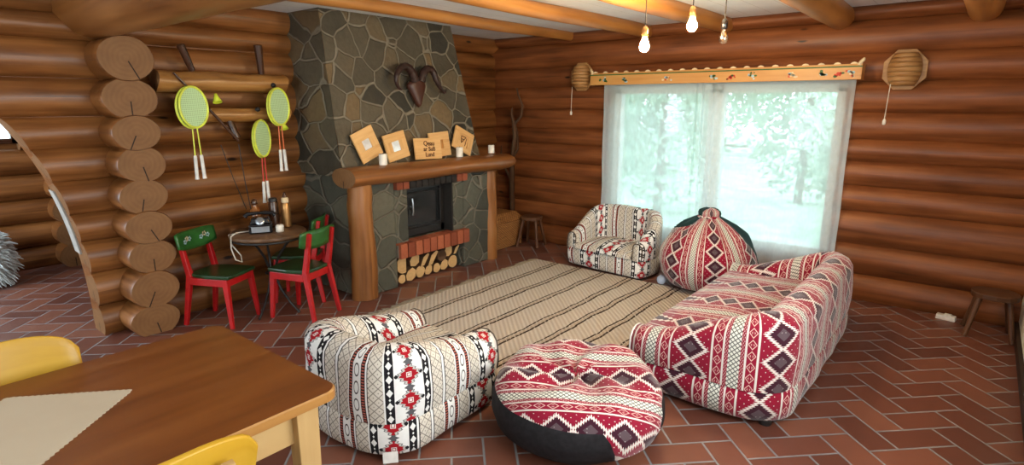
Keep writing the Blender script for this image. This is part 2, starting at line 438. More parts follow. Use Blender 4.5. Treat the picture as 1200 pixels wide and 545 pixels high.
# ---------------------------------------------------------------- mesh builder
class MB:
    def __init__(s): s.v = []; s.f = []; s.uv = []; s.mi = []; s.sm = []
    def add(s, verts, faces, uvs=None, mat=0, smooth=True):
        b = len(s.v); s.v += [tuple(p) for p in verts]
        for i, f in enumerate(faces):
            s.f.append([b+k for k in f]); s.mi.append(mat); s.sm.append(smooth)
            s.uv.append(uvs[i] if uvs else None)
        return s
    def box(s, c, size, rot=None, mat=0, uvoff=None, grain=0):
        hx, hy, hz = (a/2 for a in size); rot = rot or Matrix.Identity(3); c = Vector(c)
        P = [Vector((x*hx, y*hy, z*hz)) for x in (-1, 1) for y in (-1, 1) for z in (-1, 1)]
        F = [(0, 1, 3, 2), (4, 6, 7, 5), (0, 4, 5, 1), (2, 3, 7, 6), (0, 2, 6, 4), (1, 5, 7, 3)]
        ax = [(1, 2), (1, 2), (0, 2), (0, 2), (0, 1), (0, 1)]
        off = uvoff if uvoff is not None else random.random()*9
        U = []
        for f, (a, b) in zip(F, ax):
            if b == grain: a, b = b, a
            U.append([(P[k][a]+off, P[k][b]+off*0.37) for k in f])
        return s.add([c+rot@p for p in P], F, U, mat, False)
    def beam(s, a, b, w, h, mat=0, up=(0, 0, 1), taper=1.0):
        """box bar from a to b; w across, h along up; grain along it"""
        a, b = Vector(a), Vector(b); d = (b-a); L = d.length; d.normalize(); up = Vector(up)
        if abs(d.dot(up)) > 0.97: up = Vector((0, 1, 0)) if abs(d.y) < 0.9 else Vector((1, 0, 0))
        x = d.cross(up).normalized(); z = x.cross(d)
        P = []
        for c, t in ((a, 1.0), (b, taper)):
            for i, j in ((-1, -1), (1, -1), (1, 1), (-1, 1)): P.append(c+x*i*w/2*t+z*j*h/2*t)
        F = [(3, 2, 1, 0), (4, 5, 6, 7)]+[(i, (i+1) % 4, 4+(i+1) % 4, 4+i) for i in range(4)]
        o = random.random()*9
        U = [[(0+o, 0), (w+o, 0), (w+o, h), (o, h)]]*2+[[(o, i*.1), (o, i*.1+w), (o+L, i*.1+w), (o+L, i*.1)] for i in range(4)]
        return s.add(P, F, U, mat, False)
    def tube(s, pts, rad, n=10, mat=0, capmat=None, cap=True, flat=1.0, closed=False, jit=0.0, up=None):
        pts = [Vector(p) for p in pts]; N = len(pts)
        if not hasattr(rad, '__len__'): rad = [rad]*N
        V_ = []; prev = None; off = random.random()*20; acc = 0
        L = []
        for i, p in enumerate(pts):
            if closed: t = pts[(i+1) % N]-pts[i-1]
            else: t = pts[min(i+1, N-1)]-pts[max(i-1, 0)]
            t.normalize()
            if prev is None:
                r = Vector(up) if up else (Vector((0, 0, 1)) if abs(t.z) < 0.9 else Vector((1, 0, 0)))
            else: r = prev
            x = (r-t*r.dot(t)).normalized(); prev = x; y = t.cross(x)
            if i: acc += (p-pts[i-1]).length
            L.append(acc)
            for k in range(n):
                a = 2*PI*k/n
                rr = rad[i]*(1+(jit*noise.noise(Vector((p.x*3+off, p.y*3+math.cos(a), p.z*3+math.sin(a)))) if jit else 0))
                V_.append(p+x*math.cos(a)*rr+y*math.sin(a)*rr*flat)
        F = []; U = []
        for i in range(N if closed else N-1):
            j = (i+1) % N; l0 = L[i]; l1 = L[j] if j else acc+(pts[0]-pts[-1]).length
            for k in range(n):
                k2 = (k+1) % n; r = max(rad)
                F.append((i*n+k, i*n+k2, j*n+k2, j*n+k)); a0 = 2*PI*k/n*r+off; a1 = 2*PI*(k+1)/n*r+off
                U.append([(l0+off, a0), (l0+off, a1), (l1+off, a1), (l1+off, a0)])
        s.add(V_, F, U, mat, True)
        if cap and not closed:
            cm = capmat if capmat is not None else mat
            for i, rev in ((0, True), (N-1, False)):
                ring = [V_[i*n+k] for k in range(n)]; r = rad[i]
                uvv = [(math.sin(2*PI*k/n)*r, math.cos(2*PI*k/n)*r*flat) for k in range(n)]
                if rev: ring = ring[::-1]; uvv = uvv[::-1]
                s.add(ring, [tuple(range(n))], [uvv], cm, False)
        return s
    def lathe(s, prof, n=24, c=(0, 0, 0), mat=0, rot=None, sq=(1, 1)):
        c = Vector(c); rot = rot or Matrix.Identity(3); V_ = []
        for r, z in prof:
            for k in range(n):
                a = 2*PI*k/n; V_.append(c+rot@Vector((r*math.cos(a)*sq[0], r*math.sin(a)*sq[1], z)))
        F = []; U = []
        for i in range(len(prof)-1):
            for k in range(n):
                k2 = (k+1) % n; F.append((i*n+k, i*n+k2, (i+1)*n+k2, (i+1)*n+k)); r = max(prof[i][0], prof[i+1][0])
                U.append([(2*PI*k/n*r, prof[i][1]), (2*PI*(k+1)/n*r, prof[i][1]), (2*PI*(k+1)/n*r, prof[i+1][1]), (2*PI*k/n*r, prof[i+1][1])])
        s.add(V_, F, U, mat, True)
        for i, rev in ((0, True), (len(prof)-1, False)):
            if prof[i][0] > 1e-5:
                ids = [V_[i*n+k] for k in range(n)]
                if rev: ids = ids[::-1]
                s.add(ids, [tuple(range(n))], [[(p[0], p[1]) for p in ids]], mat, False)
        return s
    def grid(s, nu, nv, fn, uvf=None, closeu=False, mat=0, flip=False):
        V_ = []; UV = []
        for i in range(nu+1):
            for j in range(nv+1):
                a, b = i/nu, j/nv; V_.append(Vector(fn(a, b))); UV.append(uvf(a, b) if uvf else (a, b))
        F = []; U = []
        for i in range(nu):
            for j in range(nv):
                q = [i*(nv+1)+j, (i+1)*(nv+1)+j, (i+1)*(nv+1)+j+1, i*(nv+1)+j+1]
                if flip: q = q[::-1]
                F.append(q); U.append([UV[k] for k in q])
        return s.add(V_, F, U, mat, True)
    def prism(s, poly, z0, z1, mat=0, mtx=None):
        """polygon in local xy extruded along local z"""
        mtx = mtx or Matrix.Identity(4); n = len(poly); o = random.random()*9
        V_ = [mtx@Vector((x, y, z0)) for x, y in poly]+[mtx@Vector((x, y, z1)) for x, y in poly]
        uv = [(x+o, y+o) for x, y in poly]
        F = [tuple(range(n))[::-1], tuple(range(n, 2*n))]; U = [uv[::-1], uv]; acc = 0
        for i in range(n):
            j = (i+1) % n; l = math.dist(poly[i], poly[j]); F.append((i, j, n+j, n+i))
            U.append([(acc+o, z0), (acc+l+o, z0), (acc+l+o, z1), (acc+o, z1)]); acc += l
        return s.add(V_, F, U, mat, False)
    def build(s, name, mats, parent=None, bevel=0.0, sub=0, weld=False):
        me = bpy.data.meshes.new(name); me.from_pydata(s.v, [], s.f); me.update()
        ul = me.uv_layers.new(name='UVMap')
        for p, u in zip(me.polygons, s.uv):
            if u:
                for li, c in zip(p.loop_indices, u): ul.data[li].uv = c
        for p, mi, sm in zip(me.polygons, s.mi, s.sm): p.material_index = mi; p.use_smooth = sm
        if not isinstance(mats, (list, tuple)): mats = [mats]
        for m_ in mats: me.materials.append(m_)
        if weld:
            bm = bmesh.new(); bm.from_mesh(me); bmesh.ops.remove_doubles(bm, verts=bm.verts, dist=weld if isinstance(weld, float) else 1e-4)
            bmesh.ops.recalc_face_normals(bm, faces=bm.faces); bm.to_mesh(me); bm.free()
        o = bpy.data.objects.new(name, me); COL.objects.link(o)
        if parent: o.parent = parent
        if bevel:
            b = o.modifiers.new('bevel', 'BEVEL'); b.width = bevel; b.segments = 2; b.limit_method = 'ANGLE'; b.angle_limit = R(40)
        if sub:
            b = o.modifiers.new('sub', 'SUBSURF'); b.levels = sub; b.render_levels = sub
        return o

def thing(name, label, cat, loc=(0, 0, 0), rz=0.0, group=None):
    o = bpy.data.objects.new(name, None); COL.objects.link(o); o.location = loc; o.rotation_euler = (0, 0, rz)
    o.empty_display_size = 0.1
    return tag(o, label, cat, group)
def tag(o, label, cat, group=None):
    o['label'] = label; o['category'] = cat
    if group: o['group'] = group
    return o
def struct(o): o['kind'] = 'structure'; return o
def copy_tree(o, parent=None):
    c = o.copy(); COL.objects.link(c)
    if parent: c.parent = parent; c.matrix_parent_inverse = o.matrix_parent_inverse.copy()
    for ch in list(o.children): copy_tree(ch, c)
    return c
def relabel(o, label, loc=None, rz=None):
    o['label'] = label
    if loc: o.location = loc
    if rz is not None: o.rotation_euler = (0, 0, rz)
    return o
def rotz(a): return Matrix.Rotation(a, 3, 'Z')
def smooth01(t): t = max(0, min(1, t)); return t*t*(3-2*t)
def lerp(a, b, t): return a+(b-a)*t

# ================================================================ THE ROOM
XL, YB, XR, YF, ZC = -4.73, 5.47, 0.385, -2.5, 2.40      # faces of left log wall, back log wall, right wall, front wall; ceiling

def log(mb, axis, face, zc, rz, depth, a0, a1, seed, mat=0, n=18, sgn=1, capmat=0):
    """one wall log along `axis`; its belly reaches `face`; a0, a1 are numbers or functions of z"""
    rx = depth
    def end(e, z): return e(z) if callable(e) else e
    A0 = end(a0, zc); A1 = end(a1, zc); steps = max(2, int(abs(A1-A0)/0.22))
    V_ = []
    for i in range(steps+1):
        t = i/steps
        for k in range(n):
            an = 2*PI*k/n; s_, c_ = math.sin(an), math.cos(an)
            z = zc+rz*s_
            a = lerp(end(a0, z), end(a1, z), t)
            w = 1+0.07*noise.noise(Vector((a*0.9, seed*7.3, c_*0.6)))+0.025*noise.noise(Vector((a*4, seed*3.1, s_*2)))
            d = face-sgn*rx+sgn*rx*c_*w+sgn*0.012*noise.noise(Vector((a*0.5, seed*1.7, 4)))
            zz = z+0.012*noise.noise(Vector((a*0.7, seed, 9.1)))
            V_.append((d, a, zz) if axis == 'y' else (a, d, zz))
    F = []; U = []; o = seed*3.77
    for i in range(steps):
        for k in range(n):
            k2 = (k+1) % n
            F.append((i*n+k, i*n+k2, (i+1)*n+k2, (i+1)*n+k)); r = (rx+rz)/2
            la = lerp(A0, A1, i/steps)+o; lb = lerp(A0, A1, (i+1)/steps)+o
            U.append([(la, 2*PI*k/n*r+o), (la, 2*PI*(k+1)/n*r+o), (lb, 2*PI*(k+1)/n*r+o), (lb, 2*PI*k/n*r+o)])
    if (axis == 'y') == (sgn > 0): F = [f[::-1] for f in F]; U = [u[::-1] for u in U]
    mb.add(V_, F, U, mat, True)
    for i in (0, steps):
        ring = V_[i*n:(i+1)*n]
        uvv = [(math.cos(2*PI*k/n)*rx, math.sin(2*PI*k/n)*rz) for k in range(n)]
        mb.add(ring, [tuple(range(n))], [uvv], capmat, False)

# floor and ceiling
mb = MB(); mb.box(((-8.2+1.4)/2, 1.9, -0.06), (10.4, 9.0, 0.12)); struct(mb.build('floor', M['floor']))
mb = MB(); mb.box(((-8.2+1.4)/2, 1.9, ZC+0.05), (10.4, 9.0, 0.1)); struct(mb.build('ceiling', M['ceiling']))

# left log wall (fireplace wall) with the arched passage
SEAM_L = [-0.03, 0.215, 0.46, 0.69, 0.90, 1.13, 1.35, 1.56, 1.81, 2.06, 2.22, 2.42]
def arch_y(z): return 0.10+1.05*math.sqrt(max(0.0, 1-(max(z, 0)/2.0)**2.4))
def arch_y0(z): return 0.10-1.05*math.sqrt(max(0.0, 1-(max(z, 0)/2.0)**2.4))
mb = MB()
for i in range(len(SEAM_L)-1):
    z0, z1 = SEAM_L[i], SEAM_L[i+1]; zc = (z0+z1)/2; rz = (z1-z0)/2*1.13
    if zc < 2.0:
        log(mb, 'y', XL, zc, rz, 0.125, arch_y, 5.75, i+1.0, 0, capmat=1)
        log(mb, 'y', XL, zc, rz, 0.125, -2.6, arch_y0, i+31.0, 0, capmat=1)
    else:
        log(mb, 'y', XL, zc, rz, 0.125, -2.6, 5.75, i+1.0, 0, capmat=1)
struct(mb.build('wall_left', [M['log_left'], M['log_end']]))
# thin filler core behind the logs
def wallcore_left():
    mb = MB(); N = 24; pts = []
    zs = [2.1*math.sin(PI/2*i/N) if i else 0.0 for i in range(N+1)]
    for y_of, yo in ((arch_y, 5.7), (arch_y0, -2.6)):
        V_ = []; F = []
        for z in zs:
            for x in (-4.80, -4.97): V_ += [(x, y_of(z), z), (x, yo, z)]
        for i in range(N):
            a, b = i*4, (i+1)*4
            F += [(a, a+1, b+1, b), (a+2, b+2, b+3, a+3), (a, b, b+2, a+2)]
        mb.add(V_, F, None, 0, False)
    mb.box((-4.885, 1.55, 2.26), (0.17, 8.3, 0.32))
    return mb
struct(wallcore_left().build('trim_1', M['log_left']))
# pale edging inside the arch
mb = MB(); N = 30; V_ = []; F = []
for i in range(N+1):
    z = 0.60+0.46*i/N
    V_ += [(-5.02, arch_y(z)-0.004, z), (-4.86, arch_y(z)-0.012, z), (-4.86, arch_y(z)+0.02, z), (-5.02, arch_y(z)+0.02, z)]
for i in range(N):
    for k in range(4): F.append((i*4+k, i*4+(k+1) % 4, (i+1)*4+(k+1) % 4, (i+1)*4+k))
F += [(0, 1, 2, 3), (N*4+3, N*4+2, N*4+1, N*4)]
mb.add(V_, F, None, 0, False); struct(mb.build('trim_2', M['plaster']))

# crossing wall: log stubs that stick out of the left wall
STUB = [(1.94, .140, .185, 1.455), (1.68, .130, .185, 1.45), (1.45, .112, .165, 1.45), (1.235, .118, .165, 1.46), (1.01, .115, .17, 1.445), (0.79, .112, .165, 1.445), (0.575, .115, .17, 1.45), (0.335, .128, .175, 1.435), (0.10, .118, .18, 1.41)]
mb = MB()
for i, (z, rz, ry, yc) in enumerate(STUB):
    rz *= 1.06; ry *= 0.93
    off = 0.03*noise.noise(Vector((i*3.3, 1, 2))); xe = -4.50+off
    n = 26; V_ = []
    for j, x in enumerate((-5.2, -4.95, xe-0.10, xe-0.012, xe)):
        for k in range(n):
            a = 2*PI*k/n; s_ = 0.965 if j == 4 else 1.0
            w = 1+0.06*noise.noise(Vector((math.cos(a)+i*5, math.sin(a), i)))
            V_.append((x, yc+ry*s_*math.cos(a)*w, z+rz*s_*math.sin(a)*w))
    F = []; U = []
    for j in range(4):
        for k in range(n):
            k2 = (k+1) % n; F.append((j*n+k, j*n+k2, (j+1)*n+k2, (j+1)*n+k))
            l0, l1 = V_[j*n][0], V_[(j+1)*n][0]
            U.append([(l0+i, k*.04), (l0+i, k*.04+.04), (l1+i, k*.04+.04), (l1+i, k*.04)])
    mb.add(V_, F, U, 0, True)
    mb.add(V_[4*n:], [tuple(range(n))], [[((p[1]-yc)*math.cos(((i*7 % 5)-2)*0.22)-(p[2]-z)*math.sin(((i*7 % 5)-2)*0.22), (p[1]-yc)*math.sin(((i*7 % 5)-2)*0.22)+(p[2]-z)*math.cos(((i*7 % 5)-2)*0.22)) for p in V_[4*n:]]], 1, False)
struct(mb.build('wall_crossing', [M['log_left'], M['log_end']]))

# back log wall with the garden window opening
SEAM_B = [-0.03, 0.22, 0.48, 0.76, 0.97, 1.18, 1.36, 1.58, 1.82, 2.04, 2.29, 2.42]
WX0, WX1, WZ0, WZ1 = -3.12, -0.93, 0.31, 1.81
mb = MB()
for i in range(len(SEAM_B)-1):
    z0, z1 = SEAM_B[i], SEAM_B[i+1]; zc = (z0+z1)/2; rz = (z1-z0)/2*1.13
    if i == len(SEAM_B)-2: rz *= 0.9
    if z0 < WZ1-0.05 and z1 > WZ0+0.1:
        log(mb, 'x', YB, zc, rz, 0.115, -5.0, WX0, i+51.0, 0, sgn=-1, capmat=1)
        log(mb, 'x', YB, zc, rz, 0.115, WX1, 0.9, i+71.0, 0, sgn=-1, capmat=1)
    else:
        log(mb, 'x', YB, zc, rz, 0.115, -5.0, 0.9, i+51.0, 0, sgn=-1, capmat=1)
struct(mb.build('wall_back', [M['log_back'], M['log_end']]))
mb = MB()
for x0, x1, z0, z1 in ((-5.0, WX0, 0, ZC), (WX1, 0.9, 0, ZC), (WX0, WX1, 0, WZ0), (WX0, WX1, WZ1, ZC)):
    mb.box(((x0+x1)/2, YB+0.16, (z0+z1)/2), (x1-x0, 0.14, z1-z0))
struct(mb.build('trim_3', M['log_back']))
# right wall (cream plaster) with a dark baseboard
mb = MB()
for y0, y1, z0, z1 in ((-2.6, 0.45, 0, 2.4), (2.85, 5.6, 0, 2.4), (0.45, 2.85, 0, 0.88), (0.45, 2.85, 2.22, 2.4)):
    mb.box((XR+0.06, (y0+y1)/2, (z0+z1)/2), (0.12, y1-y0, z1-z0))
struct(mb.build('wall_right', M['wall_cream']))
mb = MB(); mb.box((XR-0.012, 1.5, 0.035), (0.024, 7.9, 0.07)); struct(mb.build('baseboard_right', M['base_dark']))
# front wall behind the camera, open where its big window is
mb = MB()
for x0, x1, z0, z1 in ((-5.0, -3.4, 0, 2.4), (-0.4, 0.6, 0, 2.4), (-3.4, -0.4, 0, 0.6), (-3.4, -0.4, 2.25, 2.4)):
    mb.box(((x0+x1)/2, YF-0.05, (z0+z1)/2), (x1-x0, 0.1, z1-z0))
struct(mb.build('wall_front', M['log_left']))

# garden window
mb = MB(); fy = YB+0.13
for x0, x1, z0, z1 in ((WX0, WX1, WZ0, WZ0+.07), (WX0, WX1, WZ1-.07, WZ1), (WX0, WX0+.08, WZ0, WZ1), (WX1-.08, WX1, WZ0, WZ1), (-2.10, -1.95, WZ0, WZ1)):
    mb.box(((x0+x1)/2, fy, (z0+z1)/2), (x1-x0, 0.09, z1-z0))
win = struct(mb.build('window_1', M['white_frame'], bevel=0.006))
mb = MB()
for x0, x1 in ((WX0+.06, -2.08), (-1.97, WX1-.06)): mb.box(((x0+x1)/2, fy, (WZ0+WZ1)/2), (x1-x0, 0.006, WZ1-WZ0-.1))
mb.build('window_pane', M['glass'], win)

# far room seen through the arch
mb = MB()
for i in range(10):
    z0 = -0.03+0.245*i; zc = z0+0.12
    if zc > 1.26 and zc < 2.0:
        log(mb, 'y', -7.30, zc, 0.135, 0.155, 1.34, 3.2, i+91.0, 0, capmat=1)
        log(mb, 'y', -7.30, zc, 0.135, 0.155, -2.6, 0.3, i+111.0, 0, capmat=1)
    else: log(mb, 'y', -7.30, zc, 0.135, 0.155, -2.6, 3.2, i+91.0, 0, capmat=1)
for i in range(10):
    z = 0.11+0.235*i
    mb.tube([(-7.5, 1.58, z), (-7.12, 1.58, z)], 0.125, 18, 0, 1)
mb.box((-7.52, 0.3, 0.62), (0.1, 6, 1.28)); mb.box((-7.52, 0.3, 2.2), (0.1, 6, 0.5))
struct(mb.build('wall_far', [M['log_left'], M['log_end']]))
mb = MB(); mb.box((-6.1, 2.95, 1.2), (2.5, 0.1, 2.4)); struct(mb.build('wall_side', M['log_left']))
mb = MB()
for y0, y1, z0, z1 in ((0.3, 1.34, 1.26, 1.31), (0.3, 1.34, 1.95, 2.0), (0.3, 0.36, 1.26, 2.0), (1.29, 1.34, 1.26, 2.0)):
    mb.box((-7.42, (y0+y1)/2, (z0+z1)/2), (0.08, y1-y0, z1-z0))
w2 = struct(mb.build('window_2', M['dark_wood'], bevel=0.004))
mb = MB(); mb.box((-7.42, 0.82, 1.63), (0.006, 0.95, 0.66)); mb.build('window_pane', M['glass'], w2)

# ================================================================ CEILING BEAMS
def cbeam(x, r, z, y0, y1, label, tilt=0.0):
    mb = MB(); N = 16; pts = []; rr = []
    for i in range(N+1):
        t = i/N; y = lerp(y0, y1, t)
        pts.append((x+tilt*(1-t)+0.02*noise.noise(Vector((y*0.6, x*3, 1))), y, z+0.015*noise.noise(Vector((y*0.7, x, 5))))); rr.append(r*(1+0.10*noise.noise(Vector((y*0.8, x*5, 3)))))
    mb.tube(pts, rr, 20, 0, 1, jit=0.05)
    o = mb.build('ceiling_beam', [M['beam'], M['log_end']])
    return tag(o, label, 'beam', 'round ceiling beams')
cbeam(-3.66, 0.050, 2.352, 1.60, 5.50, 'slim round ceiling beam nearest the stone chimney')
cbeam(-2.75, 0.060, 2.345, 1.60, 5.50, 'round ceiling beam second from the stone chimney, left of the lit bulbs')
cbeam(-1.97, 0.072, 2.342, 0.2, 5.50, 'round ceiling beam ending above the unlit bulb')
cbeam(-1.03, 0.100, 2.335, 0.2, 5.50, 'thick round ceiling beam ending above the right half of the window')
cbeam(-0.12, 0.110, 2.32, 2.5, 5.50, 'shaded round ceiling beam ending above the right wooden wall lamp')
mb = MB(); N = 18; pts = []; rr = []
for i in range(N+1):
    x = lerp(-4.93, 0.4, i/N); pts.append((x, 1.36+0.02*noise.noise(Vector((x, 2, 2))), 2.275)); rr.append(0.205*(1+0.05*noise.noise(Vector((x*0.7, 1, 1)))))
mb.tube(pts, rr, 28, 0, 1, jit=0.03)
tag(mb.build('tie_beam', [M['post'], M['log_end']]), 'massive round tie beam resting on the stacked log ends at upper left', 'beam')

# ================================================================ FIREPLACE
fp = thing('fireplace', 'stone fireplace with leaning chimney breast, thick log mantel and black stove door', 'fireplace', (-4.3, 3.6, 0))
def L(x, y, z): return (x+4.3, y-3.6, z)
# chimney breast: tapers upward, front leans back
mb = MB(); nu, nv = 14, 20
def breast(side):
    z0, z1 = 1.04, 2.40
    def fn(a, b):
        z = lerp(z0, z1, b); xf = lerp(-4.10, -4.30, b); yl = lerp(2.79, 2.80, b); yr = lerp(4.50, 4.29, b)
        j = 0.014*noise.noise(Vector((a*6, b*7, side)))
        if side == 0: return L(xf+j, lerp(yl, yr, a), z)
        if side == 1: return L(lerp(-4.95, xf, a)+(j if a == 1 else 0), yl, z)
        return L(lerp(xf, -4.95, a), yr, z)
    return fn
mb.grid(nu, nv, breast(0), mat=0); mb.grid(4, nv, breast(1), mat=0); mb.grid(4, nv, breast(2), mat=0)
bo = mb.build('chimney_breast', M['stone'], fp)
for p in bo.data.polygons: p.use_smooth = False
# surround with recess and wood niche
mb = MB()
def bx(x0, x1, y0, y1, z0, z1, mat=0): mb.box(L((x0+x1)/2, (y0+y1)/2, (z0+z1)/2), (x1-x0, y1-y0, z1-z0), None, mat)
XF = -3.97
bx(-4.95, XF, 2.83, 3.22, 0, 1.04); bx(-4.95, XF, 4.09, 4.50, 0, 1.04)
bx(-4.95, XF, 3.22, 3.37, 0.40, 1.04); bx(-4.95, XF, 3.95, 4.09, 0.40, 1.04)
bx(-4.95, XF-.01, 3.37, 3.95, 0.97, 1.04); bx(-4.95, -4.45, 3.22, 4.09, 0.0, 1.04); bx(-4.95, XF-0.02, 3.22, 4.09, 0.27, 0.40)
mb.build('surround', M['stone_low'], fp, bevel=0.012)
mb = MB(); bx(-4.46, -4.13, 3.372, 3.39, .40, .97); bx(-4.46, XF-.004, 3.932, 3.948, .40, .97); bx(-4.46, -3.99, 3.37, 3.95, .952, .968); bx(-4.46, -4.43, 3.37, 3.95, .4, .97)
mb.build('firebox_lining', M['char'], fp)
mb = MB(); bx(-4.45, -3.99, 3.22, 3.235, .005, .27); bx(-4.45, -4.42, 3.22, 4.09, .005, .27)
mb.build('niche_lining', M['char'], fp)
# brick courses
mb = MB()
for k in range(12):
    y = 3.215+0.075*k; mb.box(L(XF+0.0, y+0.033, 0.945), (0.10, 0.065, 0.085), None, 0 if (k < 2 or k > 9) else 1, uvoff=k*1.0+.2)
mb.build('brick_lintel', [M['brick'], M['brick_soot']], fp, bevel=0.004)
mb = MB()
for k in range(10):
    y = 3.215+0.090*k; mb.box(L(XF-0.005, y+0.042, 0.345), (0.14, 0.078, 0.135), None, 0, uvoff=k*1.0+20.2)
mb.box(L(XF-.03, 3.655, 0.34), (0.12, 0.885, 0.115), None, 1, uvoff=40)
mb.build('brick_sill', [M['brick'], M['mortar']], fp, bevel=0.005)
# black stove door
mb = MB(); bx(-4.15, -4.10, 3.39, 3.935, .41, .93)
dr = mb.build('stove_door', M['black_iron'], fp, bevel=0.008)
mb = MB()
for y0, y1, z0, z1 in ((3.40, 3.45, .42, .92), (3.87, 3.92, .42, .92), (3.40, 3.92, .42, .49), (3.40, 3.92, .86, .92), (3.42, 3.90, .495, .515), (3.42, 3.90, .825, .84)):
    bx(-4.105, -4.075, y0, y1, z0, z1)
mb.build('door_frame', M['black_iron'], dr, bevel=0.005)
mb = MB(); bx(-4.102, -4.092, 3.46, 3.86, .515, .825); mb.build('glass_pane', M['stove_glass'], dr)
mb = MB(); mb.tube([L(-4.06, 3.50, .62), L(-4.05, 3.50, .66), L(-4.05, 3.50, .74), L(-4.06, 3.50, .78)], .008, 8); mb.tube([L(-4.09, 3.5, .70), L(-4.05, 3.5, .70)], .008, 8)
mb.build('handle', M['steel'], dr)
# posts
def post(y, x, r, top):
    mb = MB(); N = 10
    mb.tube([L(x+.015*noise.noise(Vector((i, y, 1))), y+.015*noise.noise(Vector((i*.6, y, 7))), top*i/N) for i in range(N+1)], [r*(1.06-.1*i/N) for i in range(N+1)], 18, 0, 1, jit=0.12)
    mb.build('post', [M['post'], M['log_end']], fp)
post(2.86, -3.975, 0.105, 1.01); post(4.525, -4.01, 0.078, 1.01)
# mantel: a thick half log
mb = MB(); N = 22; n = 20; V_ = []
for i in range(N+1):
    t = i/N; y = lerp(2.70, 4.74, t); c = 0.02*noise.noise(Vector((y*1.2, 1, 1))); sc = 1+.12*noise.noise(Vector((y*1.4, 5, 5)))
    if i == N: sc *= .9
    for k in range(n):
        a = 2*PI*k/n; X = -3.955+0.160*math.cos(a)*sc; Z = 1.055+c+0.088*math.sin(a)*sc*(1 if math.sin(a) < 0 else .9)
        Z = min(Z, 1.135)
        V_.append(L(X, y, Z))
F = []; U = []
for i in range(N):
    for k in range(n):
        k2 = (k+1) % n; F.append((i*n+k, (i+1)*n+k, (i+1)*n+k2, i*n+k2)); l0, l1 = i*.1, i*.1+.1
        U.append([(l0, k*.05), (l1, k*.05), (l1, k*.05+.05), (l0, k*.05+.05)])
mb.add(V_, F, U, 0, True)
for i in (0, N): mb.add(V_[i*n:(i+1)*n], [tuple(range(n))], [[(p[0]-.34, p[2]-1.05) for p in V_[i*n:(i+1)*n]]], 1, False)
mb.build('mantel', [M['mantel'], M['log_end']], fp)

# firewood, one object each
WOODS = [  # y, z, r, shape, label
 (3.325, .175, .084, 'half', 'big half-round firewood log with orange face, left side of the niche under the stove'),
 (3.292, .046, .043, 'round', 'small round firewood log lying under the big half-round one'),
 (3.405, .064, .066, 'wedge', 'yellow split firewood log on the niche floor beside the small round one'),
 (3.472, .185, .064, 'wedge', 'pale wedge of firewood standing in the upper left of the pile'),
 (3.535, .058, .058, 'round', 'round firewood log with pinkish end on the niche floor, left of centre'),
 (3.592, .165, .062, 'split', 'slanting pale firewood piece left of the bright yellow one'),
 (3.652, .050, .052, 'wedge', 'squarish firewood log on the niche floor below the bright yellow piece'),
 (3.705, .158, .072, 'split', 'bright yellow split firewood piece slanting in the middle of the pile'),
 (3.757, .046, .047, 'round', 'small pale firewood log on the niche floor near the middle'),
 (3.860, .056, .057, 'wedge', 'golden firewood log on the niche floor, second from the right'),
 (3.985, .062, .064, 'round', 'round pale firewood log at the right end of the niche floor'),
 (3.815, .165, .058, 'bark', 'dark bark-covered firewood log in the middle right of the pile'),
 (3.920, .185, .060, 'wedge', 'light firewood wedge at the upper right of the pile'),
 (3.640, .240, .016, 'bark', 'dark bark strip of firewood lying along the top of the pile'),
 (4.030, .180, .045, 'split', 'thin split firewood stick against the right edge of the niche'),
]
for (y, z, r, shp, lab) in WOODS:
    if shp == 'half': poly = [(math.cos(a)*r, math.sin(a)*r) for a in [R(80+i*20) for i in range(11)]]+[(.35*r, -.9*r), (.4*r, .85*r)]
    elif shp == 'wedge': poly = [(-.8*r, -.75*r), (.1*r, -.95*r), (.85*r, -.5*r), (.9*r, .5*r), (.3*r, .95*r), (-.5*r, .6*r), (-.9*r, 0)]
    elif shp == 'split': poly = [(-.95*r, -.9*r), (-.2*r, -.85*r), (.95*r, .75*r), (.6*r, .95*r), (-.3*r, .45*r)]
    else: poly = [(math.cos(a)*r*(1+.08*math.sin(3*a+y*9)), math.sin(a)*r) for a in [2*PI*i/16 for i in range(16)]]
    mb = MB(); n = len(poly); xs = (-4.40, -4.2, -4.015+random.uniform(-.02, .015)); V_ = []
    for x in xs:
        for (a, b) in poly: V_.append((x-xs[2], a*(1 if x > -4.3 else .95), b))
    F = []; U = []
    for i in range(2):
        for k in range(n):
            k2 = (k+1) % n; F.append((i*n+k, i*n+k2, (i+1)*n+k2, (i+1)*n+k)); U.append([(i*.2, k*.03), (i*.2, k*.03+.03), (i*.2+.2, k*.03+.03), (i*.2+.2, k*.03)])
    mb.add(V_, F, U, 0, False); mb.add(V_[2*n:], [tuple(range(n))], [[(p[1]*.8+.01, p[2]+r*.2) for p in V_[2*n:]]], 1, False); mb.add(V_[:n][::-1], [tuple(range(n))], None, 1, False)
    o = mb.build('firewood_log', [M['bark'], M['bark'] if shp == 'bark' else M['fire_end']]); o.location = (xs[2], y, z+.012)
    tag(o, lab, 'firewood', 'split firewood in the niche under the stove')

